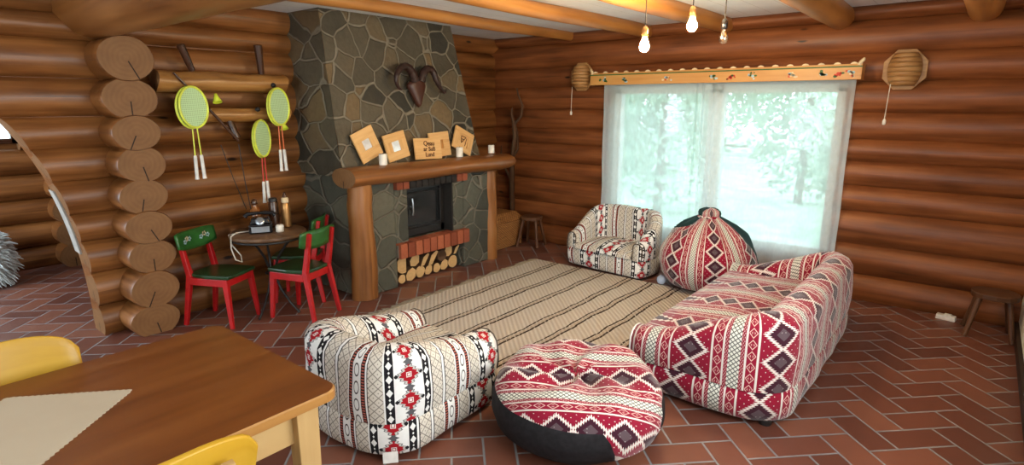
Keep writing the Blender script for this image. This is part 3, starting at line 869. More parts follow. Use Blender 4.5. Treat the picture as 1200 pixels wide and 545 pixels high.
# ---- on the mantel: picture frames, sign, candles
def plate_matrix(y, z, x, roll, lean=8):
    """local x -> world +y (to the right seen from the room), local y -> up, local z -> out of the wall"""
    base = Matrix(((0, 0, 1), (1, 0, 0), (0, 1, 0)))
    return Matrix.Translation((x, y, z)) @ (base @ Matrix.Rotation(R(-lean), 3, 'X') @ Matrix.Rotation(R(roll), 3, 'Z')).to_4x4()
def frame(y, z, x, w, h, roll, hole, panemat, label, fw=0.0):
    t = thing('picture_frame', label, 'picture frame', (0, 0, 0), 0, 'wooden frames on the mantel'); t.matrix_world = plate_matrix(y, z, x, roll)
    mb = MB(); hw, hh = hole
    for x0, x1, y0, y1 in ((-w/2, w/2, hh/2, h/2), (-w/2, w/2, -h/2, -hh/2), (-w/2, -hw/2, -hh/2, hh/2), (hw/2, w/2, -hh/2, hh/2)):
        mb.box(((x0+x1)/2, (y0+y1)/2, 0), (x1-x0, y1-y0, 0.018), None, 0, grain=0 if x1-x0 > y1-y0 else 1)
    mb.build('frame', M['frame_wood'], t, bevel=0.002)
    mb = MB(); mb.box((0, 0, -0.004), (hw+.006, hh+.006, 0.006)); p = mb.build('picture_pane', panemat, t)
    return t
frame(3.035, 1.306, -4.075, 0.235, 0.265, 21, (0.085, 0.085), M['mirror'], 'square pale wood frame with a small bright mirror, leftmost on the mantel')
frame(3.355, 1.272, -4.08, 0.250, 0.240, 11, (0.09, 0.09), M['mirror'], 'square pale wood frame with a small mirror, second from the left on the mantel')
frame(3.905, 1.258, -4.095, 0.262, 0.235, 3, (0.085, 0.085), M['valance_wood'], 'pale wood frame with a tan picture, behind the lettered board')
f4 = frame(4.215, 1.278, -4.08, 0.265, 0.225, -26, (0.13, 0.12), M['frame_wood'], 'tilted pale wood frame with a dark line drawing, rightmost on the mantel')
mb = MB()
for a, b in (((-.035, .04, .004), (.03, .045, .004)), ((.03, .045, .004), (-.02, -.03, .004)), ((-.035, .04, .004), (-.02, -.03, .004)), ((.042, .04, .004), (.035, -.045, .004)), ((-.025, .01, .004), (.01, .015, .004))):
    mb.beam(a, b, .006, .003)
mb.build('line_drawing', M['p_brown'], f4)
sg = thing('lettered_board', 'small pale wooden board with three lines of dark hand lettering on the mantel', 'sign'); sg.matrix_world = plate_matrix(3.695, 1.232, -4.035, -2)
mb = MB(); mb.box((0, 0, 0), (0.33, 0.195, 0.016)); mb.build('board', M['frame_wood'], sg, bevel=0.002)
for s_, yy, sz in (('Qeau', .040, .062), ('ar SuB', -.010, .056), ('Lund', -.062, .056)):
    c = bpy.data.curves.new('lettering', 'FONT'); c.body = s_; c.size = sz; c.extrude = 0.0012; c.align_x = 'CENTER'; c.offset = 0.0012
    tmp = bpy.data.objects.new('lettering', c); COL.objects.link(tmp); bpy.context.view_layer.update()
    me = bpy.data.meshes.new_from_object(tmp.evaluated_get(bpy.context.evaluated_depsgraph_get())); bpy.data.objects.remove(tmp); bpy.data.curves.remove(c)
    me.materials.clear(); me.materials.append(M['p_brown']); me.name = 'lettering'
    o = bpy.data.objects.new('lettering', me); COL.objects.link(o); o.parent = sg; o.location = (0.012, yy-.012, 0.0092)
def candle(x, y, r, h, label):
    mb = MB(); mb.lathe([(r, 0), (r*1.02, h*.5), (r, h*.97), (r*.9, h), (r*.55, h*.965), (0, h*.96)], 18)
    t = thing('candle', label, 'candle', (x, y, 1.136), 0, 'white candles on the mantel')
    mb.build('wax', M['wax'], t); mb = MB(); mb.tube([(0, 0, h*.95), (.002, 0, h*1.06)], .0016, 6); mb.build('wick', M['black_iron'], t)
candle(-3.93, 3.085, 0.035, 0.095, 'white pillar candle standing before the leftmost frame')
candle(-3.95, 4.03, 0.033, 0.095, 'white pillar candle standing before the framed tan picture')
candle(-4.0, 4.555, 0.033, 0.085, 'white pillar candle alone at the right end of the mantel')

# ---- ram skull plaque on the chimney
rk = thing('ram_skull', 'dark brown ram skull with two curled horns hung on the stone chimney', 'skull'); rk.matrix_world = plate_matrix(3.665, 1.775, -4.14, 0, 8) @ Matrix.Scale(1.18, 4)
mb = MB(); n = 20
def skull(a, b):
    an = 2*PI*a; t = b
    yy = lerp(.075, -.145, t); w = (.092*min(1, .45+t*3.2))*(1-max(0, t-.25)/.78)**.85; w = max(w, .006) if 0 < t < 1 else .002
    return (w*math.cos(an), yy, .05*math.sin(an)*(1-.5*t)*(1 if 0 < t < 1 else .1)+.01)
mb.grid(n, 14, skull, flip=True); mb.build('skull', M['skull'], rk)
for s_ in (-1, 1):
    mb = MB(); K = [(-.03, .055), (-.06, .115), (-.115, .155), (-.175, .145), (-.222, .10), (-.235, .045), (-.21, .0), (-.175, -.012)] if s_ < 0 else [(.03, .055), (.055, .115), (.105, .15), (.15, .125), (.165, .075), (.19, .03), (.225, -.01), (.262, -.03), (.295, -.005)]
    pts = []; rr = []; m_ = len(K)-1
    for i in range(28):
        f = i/27*m_; k = min(int(f), m_-1); q = f-k; g = lambda j: Vector(K[max(0, min(m_, j))])
        p = 0.5*((2*g(k))+(g(k+1)-g(k-1))*q+(2*g(k-1)-5*g(k)+4*g(k+1)-g(k+2))*q*q+(3*g(k)-g(k-1)-3*g(k+1)+g(k+2))*q**3)
        pts.append((p.x, p.y, .035+.03*math.sin(PI*i/27))); rr.append(lerp(.036, .007, (i/27)**1.2)*(1+.07*math.sin(i*2.4)))
    mb.tube(pts, rr, 12, up=(0, 0, 1)); mb.build('horn', M['horn'], rk)

# ================================================================ SOFT SEATING
def tub_plan(hw, hd, rb, rf, inset=0.0):
    """U-shaped plan of the rim: from front right round the back to front left (local: front = +y)"""
    pts = []; hw -= inset; fy = hd; rb = max(0.02, rb-inset); by = -hd+inset
    pts += [(hw, fy-(fy-(by+rb))*i/10) for i in range(10)]
    pts += [(hw-rb+rb*math.cos(a), by+rb-rb*math.sin(a)) for a in [PI/2*i/10 for i in range(11)]]
    nb = 12
    pts += [(lerp(hw-rb, -hw+rb, i/nb), by) for i in range(1, nb)]
    pts += [(-hw+rb-rb*math.sin(a), by+rb-rb*math.cos(a)) for a in [PI/2*i/10 for i in range(11)]]
    pts += [(-hw, lerp(by+rb, fy, i/10)) for i in range(1, 11)]
    return pts
def rrect(hw, hd, rb, rf, m=10):
    """closed rounded rectangle, back corners rb, front corners rf; starts front right going clockwise to the back"""
    P = []
    def arc(cx, cy, r, a0, a1): P.extend([(cx+r*math.cos(lerp(a0, a1, i/m)), cy+r*math.sin(lerp(a0, a1, i/m))) for i in range(m+1)])
    def line(a, b, k): P.extend([(lerp(a[0], b[0], i/k), lerp(a[1], b[1], i/k)) for i in range(1, k)])
    arc(hw-rf, hd-rf, rf, PI/2, 0); line((hw, hd-rf), (hw, -hd+rb), 8)
    arc(hw-rb, -hd+rb, rb, 0, -PI/2); line((hw-rb, -hd), (-hw+rb, -hd), 10)
    arc(-hw+rb, -hd+rb, rb, -PI/2, -PI); line((-hw, -hd+rb), (-hw, hd-rf), 8)
    arc(-hw+rf, hd-rf, rf, PI, PI/2); line((-hw+rf, hd), (hw-rf, hd), 10)
    return P
def tub_seat(root, fab, W, D, rb, zseam=0.205, hback=0.58, harm=0.40, zs=0.30, th=0.17, u0=0.0, lumps=0.012, dip=0.0, foot=True):
    hw, hd = W/2, D/2
    # base
    P = rrect(hw, hd, rb, 0.06); n = len(P); mb = MB()
    per = [0]
    for i in range(n): per.append(per[-1]+math.dist(P[i], P[(i+1) % n]))
    prof = [(0.93, 0.022), (0.985, 0.035), (1.005, 0.08), (1.012, 0.13), (1.005, 0.18), (0.985, zseam-.004), (0.93, zseam)]
    V_ = []
    for s_, z in prof:
        for (x, y) in P:
            k = lumps*noise.noise(Vector((x*4+u0, y*4, z*3)))
            V_.append((x*s_+x*k/max(hw, .01), y*s_+y*k/max(hd, .01), z))
    F = []; U = []
    for j in range(len(prof)-1):
        for i in range(n):
            i2 = (i+1) % n; F.append((j*n+i, (j+1)*n+i, (j+1)*n+i2, j*n+i2))
            U.append([(u0+per[i], prof[j][1]), (u0+per[i], prof[j+1][1]), (u0+per[i+1], prof[j+1][1]), (u0+per[i+1], prof[j][1])])
    mb.add(V_, F, U, 0, True)
    mb.add(V_[:n], [tuple(range(n))], None, 1, False); mb.add(V_[-n:], [tuple(range(n))[::-1]], [[(p[0]+u0, p[1]) for p in V_[-n:]][::-1]], 0, False)
    mb.build('base', [fab, M['black_cloth']], root, weld=True)
    # upper rim
    O = tub_plan(hw*1.0, hd, rb, .05); I = tub_plan(hw, hd, rb, .05, th); n = len(O); mb = MB()
    acc = [0]
    for i in range(1, n): acc.append(acc[-1]+math.dist(O[i-1], O[i]))
    T = acc[-1]; m = 20; rows = []; uvs = []
    for i in range(n):
        # height: back high, arms falling to the front
        y = O[i][1]; f = (y+hd)/(2*hd)                       # 0 at back .. 1 at front
        h = lerp(hback, harm, smooth01((f-0.10)/0.85))
        h -= dip*math.exp(-((O[i][0])/(hw*.5))**2)*(1 if f < .3 else 0)
        row = []; uu = []; arc = 0; prev = None
        e = min(i, n-1-i); endk = 1.0
        if e < 3: endk = (0.80, 0.95, 0.99)[e]
        for j in range(m+1):
            t = j/m
            ox, oy = O[i]; ix, iy = I[i]
            # profile: up the outside, over the rounded top, down the inside
            if t < 0.42: s_ = t/0.42; k = -0.03*math.sin(PI*s_)-0.0; z = lerp(zseam-.006, h-th*.42, s_); w = k
            elif t < 0.72: a = (t-0.42)/0.30*PI; w = 0.5-0.5*math.cos(a); z = h-th*.42+math.sin(a)*th*.42
            else: s_ = (t-0.72)/0.28; w = 1.0+0.03*math.sin(PI*s_); z = lerp(h-th*.42, zs-.06, s_)
            cx, cy = (ox+ix)/2, (oy+iy)/2
            px, py = lerp(ox, ix, w), lerp(oy, iy, w)
            px = lerp(cx, px, endk); py = lerp(cy, py, endk); z = lerp(zs, z, 1-(1-endk)*.35) if z > zs else z
            ln = lumps*1.3*noise.noise(Vector((px*5+u0, py*5, z*5)))
            px += ln*(ox-ix)/th; py += ln*(oy-iy)/th; z += ln*.6 if t > .3 else 0
            p = Vector((px, py, z))
            if prev is not None: arc += (p-prev).length
            prev = p; row.append(p); uu.append((u0+0.12+acc[i], zseam+arc))
        rows.append(row); uvs.append(uu)
    V_ = [p for r in rows for p in r]; F = []; U = []
    for i in range(n-1):
        for j in range(m):
            q = [(i, j), (i+1, j), (i+1, j+1), (i, j+1)]; F.append([a*(m+1)+b for a, b in q]); U.append([uvs[a][b] for a, b in q])
    mb.add(V_, F, U, 0, True)
    for i in (0, n-1):   # front faces of the arms
        ids = [rows[i][j] for j in range(m+1)]
        x0 = min(p.x for p in ids)
        mb.add(ids, [tuple(range(m+1))], [[(u0+0.05+p.x-x0, p.z) for p in ids]], 0, True)
    mb.build('backrest', fab, root, weld=True)
    # piping along the arm fronts
    for i in (0, n-1):
        mb = MB(); mb.tube([rows[i][j]+Vector((0, .004, 0)) for j in range(m+1)], .0055, 6)
        mb.build('piping', M['piping_dark'] if fab is M['cream_fabric'] else M['white_grip'], root)
    # cushion
    mb = MB(); cw = hw-th+.01; c0 = -hd+th-.01; c1 = hd-.005
    def cush(a, b):
        x = lerp(-cw, cw, a); y = lerp(c1, c0, b)
        if b < .14: ang = b/.14*PI/2; yy = c1+.0+.035*(math.cos(ang))-.0; zz = zseam+.005+(zs-zseam)*math.sin(ang); return (x, yy, zz)
        return (x, y, zs+.035*math.sin(PI*a)*math.sin(PI*min(1, b*1.1))+.03*b+.012*noise.noise(Vector((x*5, y*5, u0))))
    mb.grid(24, 24, cush, lambda a, b: (u0+.03+lerp(-cw, cw, a), b*D), flip=True)
    mb.build('seat_cushion', fab, root)
    if foot:
        for sx in (-1, 1):
            for sy in (-1, 1):
                mb = MB(); mb.lathe([(.03, 0), (.034, .012), (.034, .03)], 12, (sx*(hw-rb*.42 if sy < 0 else hw-.09), sy*(hd-rb*.42 if sy < 0 else hd-.09), 0)); mb.build('foot', M['black_iron'], root)
M['piping_dark'] = plain('piping_dark', (0.10, 0.075, 0.06), 0.8)

a1 = thing('tub_armchair', 'cream and brown banded tub armchair facing the room, in front of the window', 'armchair', (-2.735, 5.07, 0.0), R(180-5), 'patterned tub armchairs')
tub_seat(a1, M['cream_fabric'], 0.90, 0.56, 0.30, hback=0.61, harm=0.375, zs=0.25, th=0.125, u0=0.14)
a2 = thing('tub_armchair', 'white, black and red banded tub armchair in the foreground, seen from behind', 'armchair', (-2.275, 1.815, 0.0), R(3), 'patterned tub armchairs')
tub_seat(a2, M['cream_fabric'], 0.75, 0.82, 0.24, hback=0.55, harm=0.42, zs=0.33, th=0.20, u0=1.13, dip=0.0)
mb = MB(); mb.box((.310, -.345, .03), (.07, .006, .055), rotz(R(45))); mb.build('care_tag', M['white_plastic'], a2)
so = thing('tub_sofa', 'crimson banded two-seat tub sofa turned toward the rug, right of centre', 'sofa', (-1.01, 3.785, 0.0), R(90), 'patterned tub seats')
tub_seat(so, M['red_fabric'], 1.88, 0.86, 0.26, hback=0.60, harm=0.375, zs=0.335, th=0.20, u0=0.09)

# bean bag with a knotted top
bb = thing('bean_bag', 'tall crimson banded bean bag tied in a knot on top, beside the cream armchair', 'bean bag', (-1.79, 5.0, 0.018), R(-100))
BP = [(0.0, 0.0), (.20, .004), (.30, .04), (.365, .13), (.385, .24), (.365, .34), (.325, .43), (.265, .52), (.19, .59), (.115, .635), (.078, .655), (.082, .68), (.075, .705), (.045, .722), (0.0, .724)]
def bprof(t):
    f = t*(len(BP)-1); i = min(int(f), len(BP)-2); k = f-i; return lerp(BP[i][0], BP[i+1][0], k), lerp(BP[i][1], BP[i+1][1], k)
arcs = [0]
for i in range(1, len(BP)): arcs.append(arcs[-1]+math.dist(BP[i-1], BP[i]))
def barc(t):
    f = t*(len(BP)-1); i = min(int(f), len(BP)-2); return lerp(arcs[i], arcs[i+1], f-i)
def bag(a0, a1, seedz):
    def fn(a, b):
        an = lerp(a0, a1, a); r, z = bprof(b); r *= 1.13
        fold = 1+(0.10*smooth01((z-.40)/.15)*math.cos(an*9)+.025*math.cos(an*4+1))*(1 if z > .02 else 0)
        w = 1+.06*noise.noise(Vector((math.cos(an)*1.5, math.sin(an)*1.5, z*4)))
        lean = .05*smooth01(z/.7)
        return (r*fold*w*math.cos(an)+lean*.6, r*fold*w*math.sin(an), z*(1+.03*noise.noise(Vector((an, z*3, 2)))))
    return fn
def edge_r(z): return R(30)+R(lerp(80, 52, smooth01((z-.30)/.3)))
def edge_l(z): return R(30)-R(lerp(150, 48, smooth01((z-.42)/.18)))
def bagp(lo, hi):
    f0 = bag(0, 1, 0)
    def fn(a, b):
        z = bprof(b)[1]; top = smooth01((z-.63)/.03)
        an = lerp(lerp(lo(z), hi(z), a), lerp(lo(.2), hi(.2), a), 0)
        return f0(an, b)
    return fn
mb = MB(); mb.grid(90, 56, bagp(edge_l, edge_r), lambda a, b: (lerp(edge_l(bprof(b)[1]), edge_r(bprof(b)[1]), a)*.50+.12, barc(b)*1.15)); mb.build('cover', M['red_fabric'], bb, weld=True)
mb = MB(); mb.grid(50, 56, bagp(edge_r, lambda z: edge_l(z)+2*PI), lambda a, b: (a, b)); mb.build('back_panel', M['teal_cloth'], bb, weld=True)
mb = MB(); mb.tube([(.045+.082*math.cos(a)*1.0, .082*math.sin(a), .652) for a in [2*PI*i/20 for i in range(20)]], .012, 8, closed=True); mb.build('tie', M['red_fabric'], bb)

# slumped pouf in front
pf = thing('pouf', 'low slumped pouf with crimson banded top and black lower half in the foreground', 'pouf', (-1.43, 2.265, 0.004), 0)
PP = [(0.0, .0), (.24, .002), (.33, .03), (.385, .085), (.405, .15), (.40, .21), (.375, .27), (.33, .315), (.27, .335), (.20, .325), (.12, .305), (.05, .292), (0.0, .29)]
parc = [0]
for i in range(1, len(PP)): parc.append(parc[-1]+math.dist(PP[i-1], PP[i]))
def pprof(t):
    f = t*(len(PP)-1); i = min(int(f), len(PP)-2); k = f-i; k2 = k
    return lerp(PP[i][0], PP[i+1][0], k2), lerp(PP[i][1], PP[i+1][1], k2), lerp(parc[i], parc[i+1], k)
def pbound(an):
    """profile parameter where the black lower panel meets the cover, by direction"""
    d = math.atan2(math.sin(an-R(-15)), math.cos(an-R(-15)))   # the flap that hangs low faces the camera's right
    return lerp(0.455, 0.19, 1-smooth01((abs(d)-.20)/.28))+.015*math.sin(an*2)
def pfn(lo, hi):
    def fn(a, b):
        an = 2*PI*a; t = lerp(lo(an), hi(an), b); r, z, _ = pprof(t); r *= 1.09; z *= 1.04
        d = math.atan2(math.sin(an-R(-15)), math.cos(an-R(-15)))
        lump = 1+.05*noise.noise(Vector((math.cos(an)*1.6+3, math.sin(an)*1.6, z*3)))+.05*math.exp(-(d/.5)**2)*smooth01(t*3)
        fold = .018*math.sin(an*7+r*14)*smooth01((t-.45)/.15)*(1 if t < .97 else 0)+.03*noise.noise(Vector((r*5*math.cos(an)+9, r*5*math.sin(an), 3)))*smooth01((t-.4)/.2)
        return (r*lump*math.cos(an), r*lump*math.sin(an), max(0.0, z+fold)+.012)
    return fn
def puv(an, b):
    return 0
mb = MB()
up = pfn(pbound, lambda an: 1.0)
def pcover_uv(a, b):
    p = up(a, b); n = R(-58.7)
    x = p[0]*math.cos(n)+p[1]*math.sin(n); y = -p[0]*math.sin(n)+p[1]*math.cos(n)
    return (x*1.05-p[2]*1.1-.16, y)
mb.grid(96, 34, up, pcover_uv); mb.build('cover', M['red_fabric'], pf, weld=True)
mb = MB(); mb.grid(96, 20, pfn(lambda an: 0.0, pbound), lambda a, b: (a*2, b)); mb.build('black_panel', M['black_cloth'], pf, weld=True)

# ================================================================ RUG
mb = MB()
def rugf(a, b):
    x = lerp(-3.55, -1.55, a); y = lerp(2.45, 4.77, b); return (x+(.02*noise.noise(Vector((y*3, 0, 1))) if a in (0, 1) else 0), y, .014+.004*noise.noise(Vector((x*2, y*2, 3))))
mb.grid(40, 48, rugf)
for (p, q, r_, s_) in (((-3.55, 2.45), (-1.55, 2.45), 0, 0), ((-1.55, 2.45), (-1.55, 4.77), 0, 0), ((-1.55, 4.77), (-3.55, 4.77), 0, 0), ((-3.55, 4.77), (-3.55, 2.45), 0, 0)):
    mb.add([(p[0], p[1], 0.002), (q[0], q[1], 0.002), (q[0], q[1], .015), (p[0], p[1], .015)], [(0, 1, 2, 3)], None, 0, False)
rug = tag(mb.build('rug', M['rug']), 'beige woven wool rug with thin dark brown stripes on the tiled floor', 'rug')
mb = MB()
for i in range(120):
    y = 2.45+2.32*(i+.5)/120; l = random.uniform(.03, .085); dy = random.uniform(-.02, .02)
    mb.tube([(-3.54, y, .013), (-3.55-l*.5, y+dy*.5, .012), (-3.55-l, y+dy, .006)], [.009, .008, .003], 5)
fr = mb.build('fringe', M['rug_fringe'], rug); fr['kind'] = 'stuff'

mb = MB(); mb.lathe([(0, 0), (.02, .002), (.035, .015), (.042, .04), (.036, .065), (.02, .08), (0, .084)], 18)
o = mb.build('small_ball', M['pale_blue']); o.location = (-2.13, 4.79, .018); tag(o, 'small pale blue ball on the rug between armchair and bean bag', 'ball')

# ================================================================ WINDOW DRESSING
def curtain(name, x0, x1, z0, z1, y, folds, label, amp, gather=None):
    mb = MB(); W = x1-x0
    def fn(a, b):
        x = lerp(x0, x1, a); z = lerp(z1, z0, b)
        g = smooth01((abs(a-gather)-.0)/.16) if gather is not None else 1
        am = amp*(.35+.65*b)+(.012*(1-g))
        yy = y+am*math.sin(a*folds*2*PI+.6*math.sin(b*3+a*5))+.012*noise.noise(Vector((x*2, z*1.5, 1)))+(.02*math.sin(a*90)*(1-g) if gather is not None else 0)
        if b < .02: z = z1
        return (x+.01*noise.noise(Vector((z*2, a*9, 4))), yy, z+(.006*noise.noise(Vector((x*2, 5, 5))) if b > .98 else 0))
    mb.grid(150, 50, fn, lambda a, b: (a*W*1.1, b*(z1-z0)))
    t = thing(name, label, 'curtain', (0, 0, 0), 0, 'sheer curtains at the garden window')
    mb.build('sheer', M['curtain'], t)
    mb = MB(); hem = []
    side = 1.0 if x1 > -1.5 else 0.0
    def hemf(a, b):
        p = fn(side-(a*.022 if side else -a*.022), b); return (p[0], p[1]-.003, p[2])
    mb.grid(3, 50, hemf, lambda a, b: (a, b)); mb.build('side_hem', M['curtain'], t)
    mb = MB(); mb.grid(60, 2, lambda a, b: (fn(a, b*.04)[0], fn(a, b*.04)[1]-.004, fn(a, b*.04)[2]), lambda a, b: (a, b)); mb.build('header_tape', M['curtain'], t)
curtain('sheer_curtain', -3.17, -2.03, .16, 1.84, 5.425, 5, 'white sheer curtain over the left half of the window, behind the armchair', .010, .93)
curtain('sheer_curtain', -2.13, -0.865, .16, 1.84, 5.445, 6, 'white sheer curtain over the right half of the window, behind the bean bag', .010, .05)
# valance board with painted flowers
va = thing('curtain_valance', 'long wooden valance with scalloped top and painted flowers above the window', 'valance', (-2.05, 5.33, 1.83))
mb = MB(); hl = 1.235; mb.box((0, 0, .055), (2*hl, .022, .11))
mb.build('board', M['valance_wood'], va, bevel=.003)
mb = MB(); mb.box((0, .06, .115), (2*hl, .14, .012)); mb.build('top_board', M['valance_wood'], va, bevel=.003)
for s_ in (-1, 1):
    mb = MB(); mb.box((s_*(hl-.011), .06, .055), (.022, .12, .11)); mb.build('end_board', M['valance_wood'], va, bevel=.003)
    mb = MB(); mb.tube([(s_*(hl-.025), 0, .11), (s_*(hl-.015), 0, .135), (s_*(hl-.0), 0, .15), (s_*(hl+.004), 0, .165)], [.018, .014, .013, .006], 10); mb.build('finial', M['p_cream'], va)
mb = MB(); mb.box((0, -.013, .100), (2*hl, .006, .010)); mb.build('green_line', M['p_green'], va)
mb = MB()
for k in range(21):
    x = -hl+.06+k*(2*hl-.12)/20
    poly = [(x-.05, .109), (x+.05, .109)]+[(x+.036*math.cos(a)*(1.1), .109+.026*math.sin(a)) for a in [PI*i/8 for i in range(9)]]
    poly = [(x-.05, .109), (x+.05, .109), (x+.03, .118), (x+.015, .132), (x, .136), (x-.015, .132), (x-.03, .118)]
    mb.prism([(a, b) for a, b in poly], -.009, .009, 0, Matrix(((1, 0, 0, 0), (0, 0, 1, 0), (0, 1, 0, 0), (0, 0, 0, 1))))
mb.build('scalloped_edge', M['p_cream'], va)
mb = MB()
def dab(x, z, r, mat, rx=1.0):
    poly = [(x+r*rx*math.cos(2*PI*i/9), z+r*math.sin(2*PI*i/9)) for i in range(9)]
    mb.prism(poly, -.0135, -.011, mat, Matrix(((1, 0, 0, 0), (0, 0, 1, 0), (0, 1, 0, 0), (0, 0, 0, 1))))
FL = [(-1.07, 0, 1), (-.83, 0, 0), (-.38, 2, 3), (.05, 0, 0), (.22, 1, 1), (.41, 0, 0), (.72, 2, 3), (.95, 0, 0), (1.07, 1, 1), (1.16, 2, 3)]
for (x, kind, _) in FL:
    mb = MB()
    for k in range(7):
        a = random.uniform(0, 2*PI); r = random.uniform(.008, .034)
        dab(x+r*1.5*math.cos(a), .048+r*math.sin(a)*.85, random.uniform(.006, .011), (0, 0, 3)[k % 3] if kind == 0 else ((1, 1, 0)[k % 3] if kind == 1 else (2, 3, 1)[k % 3]), random.uniform(.8, 1.8))
    dab(x, .048, .013, (3, 1, 2)[kind])
    mb.build('painted_flower', [M['p_green'], M['p_red'], M['p_cream'], M['p_blue']], va)

# wall lamps of bent wood
def sconce(x, z, s, label, rzs):
    t = thing('wall_lamp', label, 'wall lamp', (x, YB-.005, z), rzs, 'wooden wall lamps with pull cords')
    mb = MB(); oc = [(s*math.cos(PI/8+PI/4*i), s*math.sin(PI/8+PI/4*i)*1.05) for i in range(8)]
    mb.prism(oc, 0, .02, 0, Matrix(((1, 0, 0, 0), (0, 0, -1, 0), (0, 1, 0, 0), (0, 0, 0, 1)))); mb.build('backplate', M['sconce_wood'], t, bevel=.003)
    mb = MB()
    for k in range(7):
        z0 = -s*.78+k*s*.225; z1 = z0+s*.21
        def strip(a, b, z0=z0, z1=z1, k=k):
            an = PI*a; z_ = lerp(z0, z1, b); bul = math.sqrt(max(.05, 1-(z_/(s*1.05))**2))
            return (s*.70*bul*math.cos(an), -.02-s*.72*bul*math.sin(an)-(.004 if b > .5 else 0), z_)
        mb.grid(18, 2, strip, lambda a, b, k=k: (a*.5+k, b*.03))
    o = mb.build('lamp_shade', M['sconce_wood'], t)
    sd = o.modifiers.new('thick', 'SOLIDIFY'); sd.thickness = .004
    mb = MB(); mb.tube([(-s*.45, -.10, -s*.70), (-s*.47, -.10, -s*1.2), (-s*.5, -.10, -s*2.4)], .003, 6); c = mb.build('pull_cord', M['cord_white'], t)
    mb = MB(); mb.lathe([(.006, 0), (.012, .006), (.013, .03), (.006, .045), (0, .046)], 10, (-s*.5, -.10, -s*2.4-.045)); mb.build('bead', M['wax'], c)
sconce(-3.47, 1.925, .15, 'small barrel-shaped wooden wall lamp with pull cord, left of the window', 0)
sconce(-0.55, 1.90, .155, 'round wooden wall lamp on octagonal board with pull cord, right of the window', 0)

# pendant bulbs
def bulb(x, y, z, lit, label):
    t = thing('pendant_bulb', label, 'light bulb', (x, y, z), 0, 'bare bulbs hanging from the ceiling')
    mb = MB(); mb.lathe([(0, -.032), (.012, -.030), (.024, -.020), (.030, -.002), (.029, .012), (.022, .030), (.016, .045), (.0145, .055)], 18); mb.build('glass_bulb', M['bulb_lit'] if lit else M['bulb_clear'], t)
    mb = MB(); mb.lathe([(.015, .055), (.019, .058), (.020, .10), (.012, .115), (.004, .12)], 14); mb.build('socket', M['black_gloss'] if not lit else M['brass'], t)
    mb = MB(); mb.tube([(0, 0, .118), (0, 0, 2.40-z)], .0035, 6); mb.build('cord', M['black_iron'], t)
    if not lit:
        mb = MB(); mb.tube([(-.012, 0, .03), (-.014, 0, 0), (-.004, 0, -.012), (.004, 0, -.004), (.014, 0, 0), (.012, 0, .03)], .0016, 5); mb.build('filament', M['brass'], t)
bulb(-1.69, 3.35, 1.985, True, 'lit bare bulb hanging lowest and leftmost of the three')
bulb(-1.48, 3.55, 2.105, True, 'lit bare bulb hanging highest, in the middle of the three')
bulb(-1.36, 3.77, 2.045, False, 'unlit clear bulb hanging rightmost of the three')

# ================================================================ CORNER: chest, branch, stools
ck = thing('wicker_chest', 'brown wicker chest with slanted lid beside the fireplace', 'chest', (-4.30, 4.98, 0))
mb = MB()
def taperbox(mb, x0, x1, y0, y1, z0, z1, k, mat=0):
    xc, yc = (x0+x1)/2, (y0+y1)/2; P = []
    for z, s_ in ((z0, k), (z1, 1)):
        for a, b in ((x0, y0), (x1, y0), (x1, y1), (x0, y1)): P.append((xc+(a-xc)*s_, yc+(b-yc)*s_, z))
    F = [(3, 2, 1, 0), (4, 5, 6, 7), (0, 1, 5, 4), (1, 2, 6, 5), (2, 3, 7, 6), (3, 0, 4, 7)]; U = []
    for f in F:
        q = [P[i] for i in f]; d = [max(a[i] for a in q)-min(a[i] for a in q) for i in range(3)]
        ax = (0, 1) if d[2] < .01 else ((0, 2) if d[0] > d[1] else (1, 2)); U.append([(p[ax[0]], p[ax[1]]) for p in q])
    mb.add(P, F, U, mat, False)
taperbox(mb, -.20, .17, -.29, .29, .005, .29, .94); mb.build('basket_body', M['wicker'], ck, bevel=.01)
mb = MB()
poly = [(-.215, .295), (.19, .295), (.19, .315), (.05, .385), (-.215, .385)]
V_ = [(x, y, z) for y in (-.30, .30) for x, z in poly]; n = 5
F = [tuple(range(n)), tuple(range(n, 2*n))[::-1]]+[(i, n+i, n+(i+1) % n, (i+1) % n) for i in range(n)]
U = [[(V_[k][0], V_[k][2]) for k in f] for f in F[:2]]+[[(V_[k][1], i*.2+(V_[k][0]-V_[k][2])*.5) for k in f] for i, f in enumerate(F[2:])]
mb.add(V_, F, U, 0, False); mb.build('lid', M['wicker'], ck, bevel=.008)

br = thing('branch', 'bare dark tree branch with forked tips standing in the corner', 'branch', (-4.36, 5.37, 0))
mb = MB()
def limb(pts, r0, r1): r0 *= 1.25; r1 *= 1.25; mb.tube(pts, [lerp(r0, r1, i/(len(pts)-1)) for i in range(len(pts))], 9, 0, jit=.3)
limb([(0, -.03, 0), (-.02, 0, .4), (-.04, .01, .8), (-.02, .0, 1.05), (.02, .0, 1.25), (.0, .0, 1.45)], .03, .02); mb.build('trunk', M['bark'], br)
mb = MB(); limb([(.0, 0, 1.42), (-.03, 0, 1.52), (-.02, 0, 1.60)], .016, .008); limb([(.01, 0, 1.40), (.10, .02, 1.50), (.12, .02, 1.62), (.06, .01, 1.75), (.05, .0, 1.82)], .015, .006); mb.build('twig', M['bark'], br)
mb = MB(); limb([(-.03, 0, .72), (-.12, -.03, .90), (-.16, -.04, 1.05), (-.15, -.04, 1.15)], .015, .006); mb.build('twig', M['bark'], br)
mb = MB(); limb([(-.02, 0, 1.0), (.06, .01, 1.12), (.05, .01, 1.3), (.02, 0, 1.42)], .014, .008); mb.build('twig', M['bark'], br)

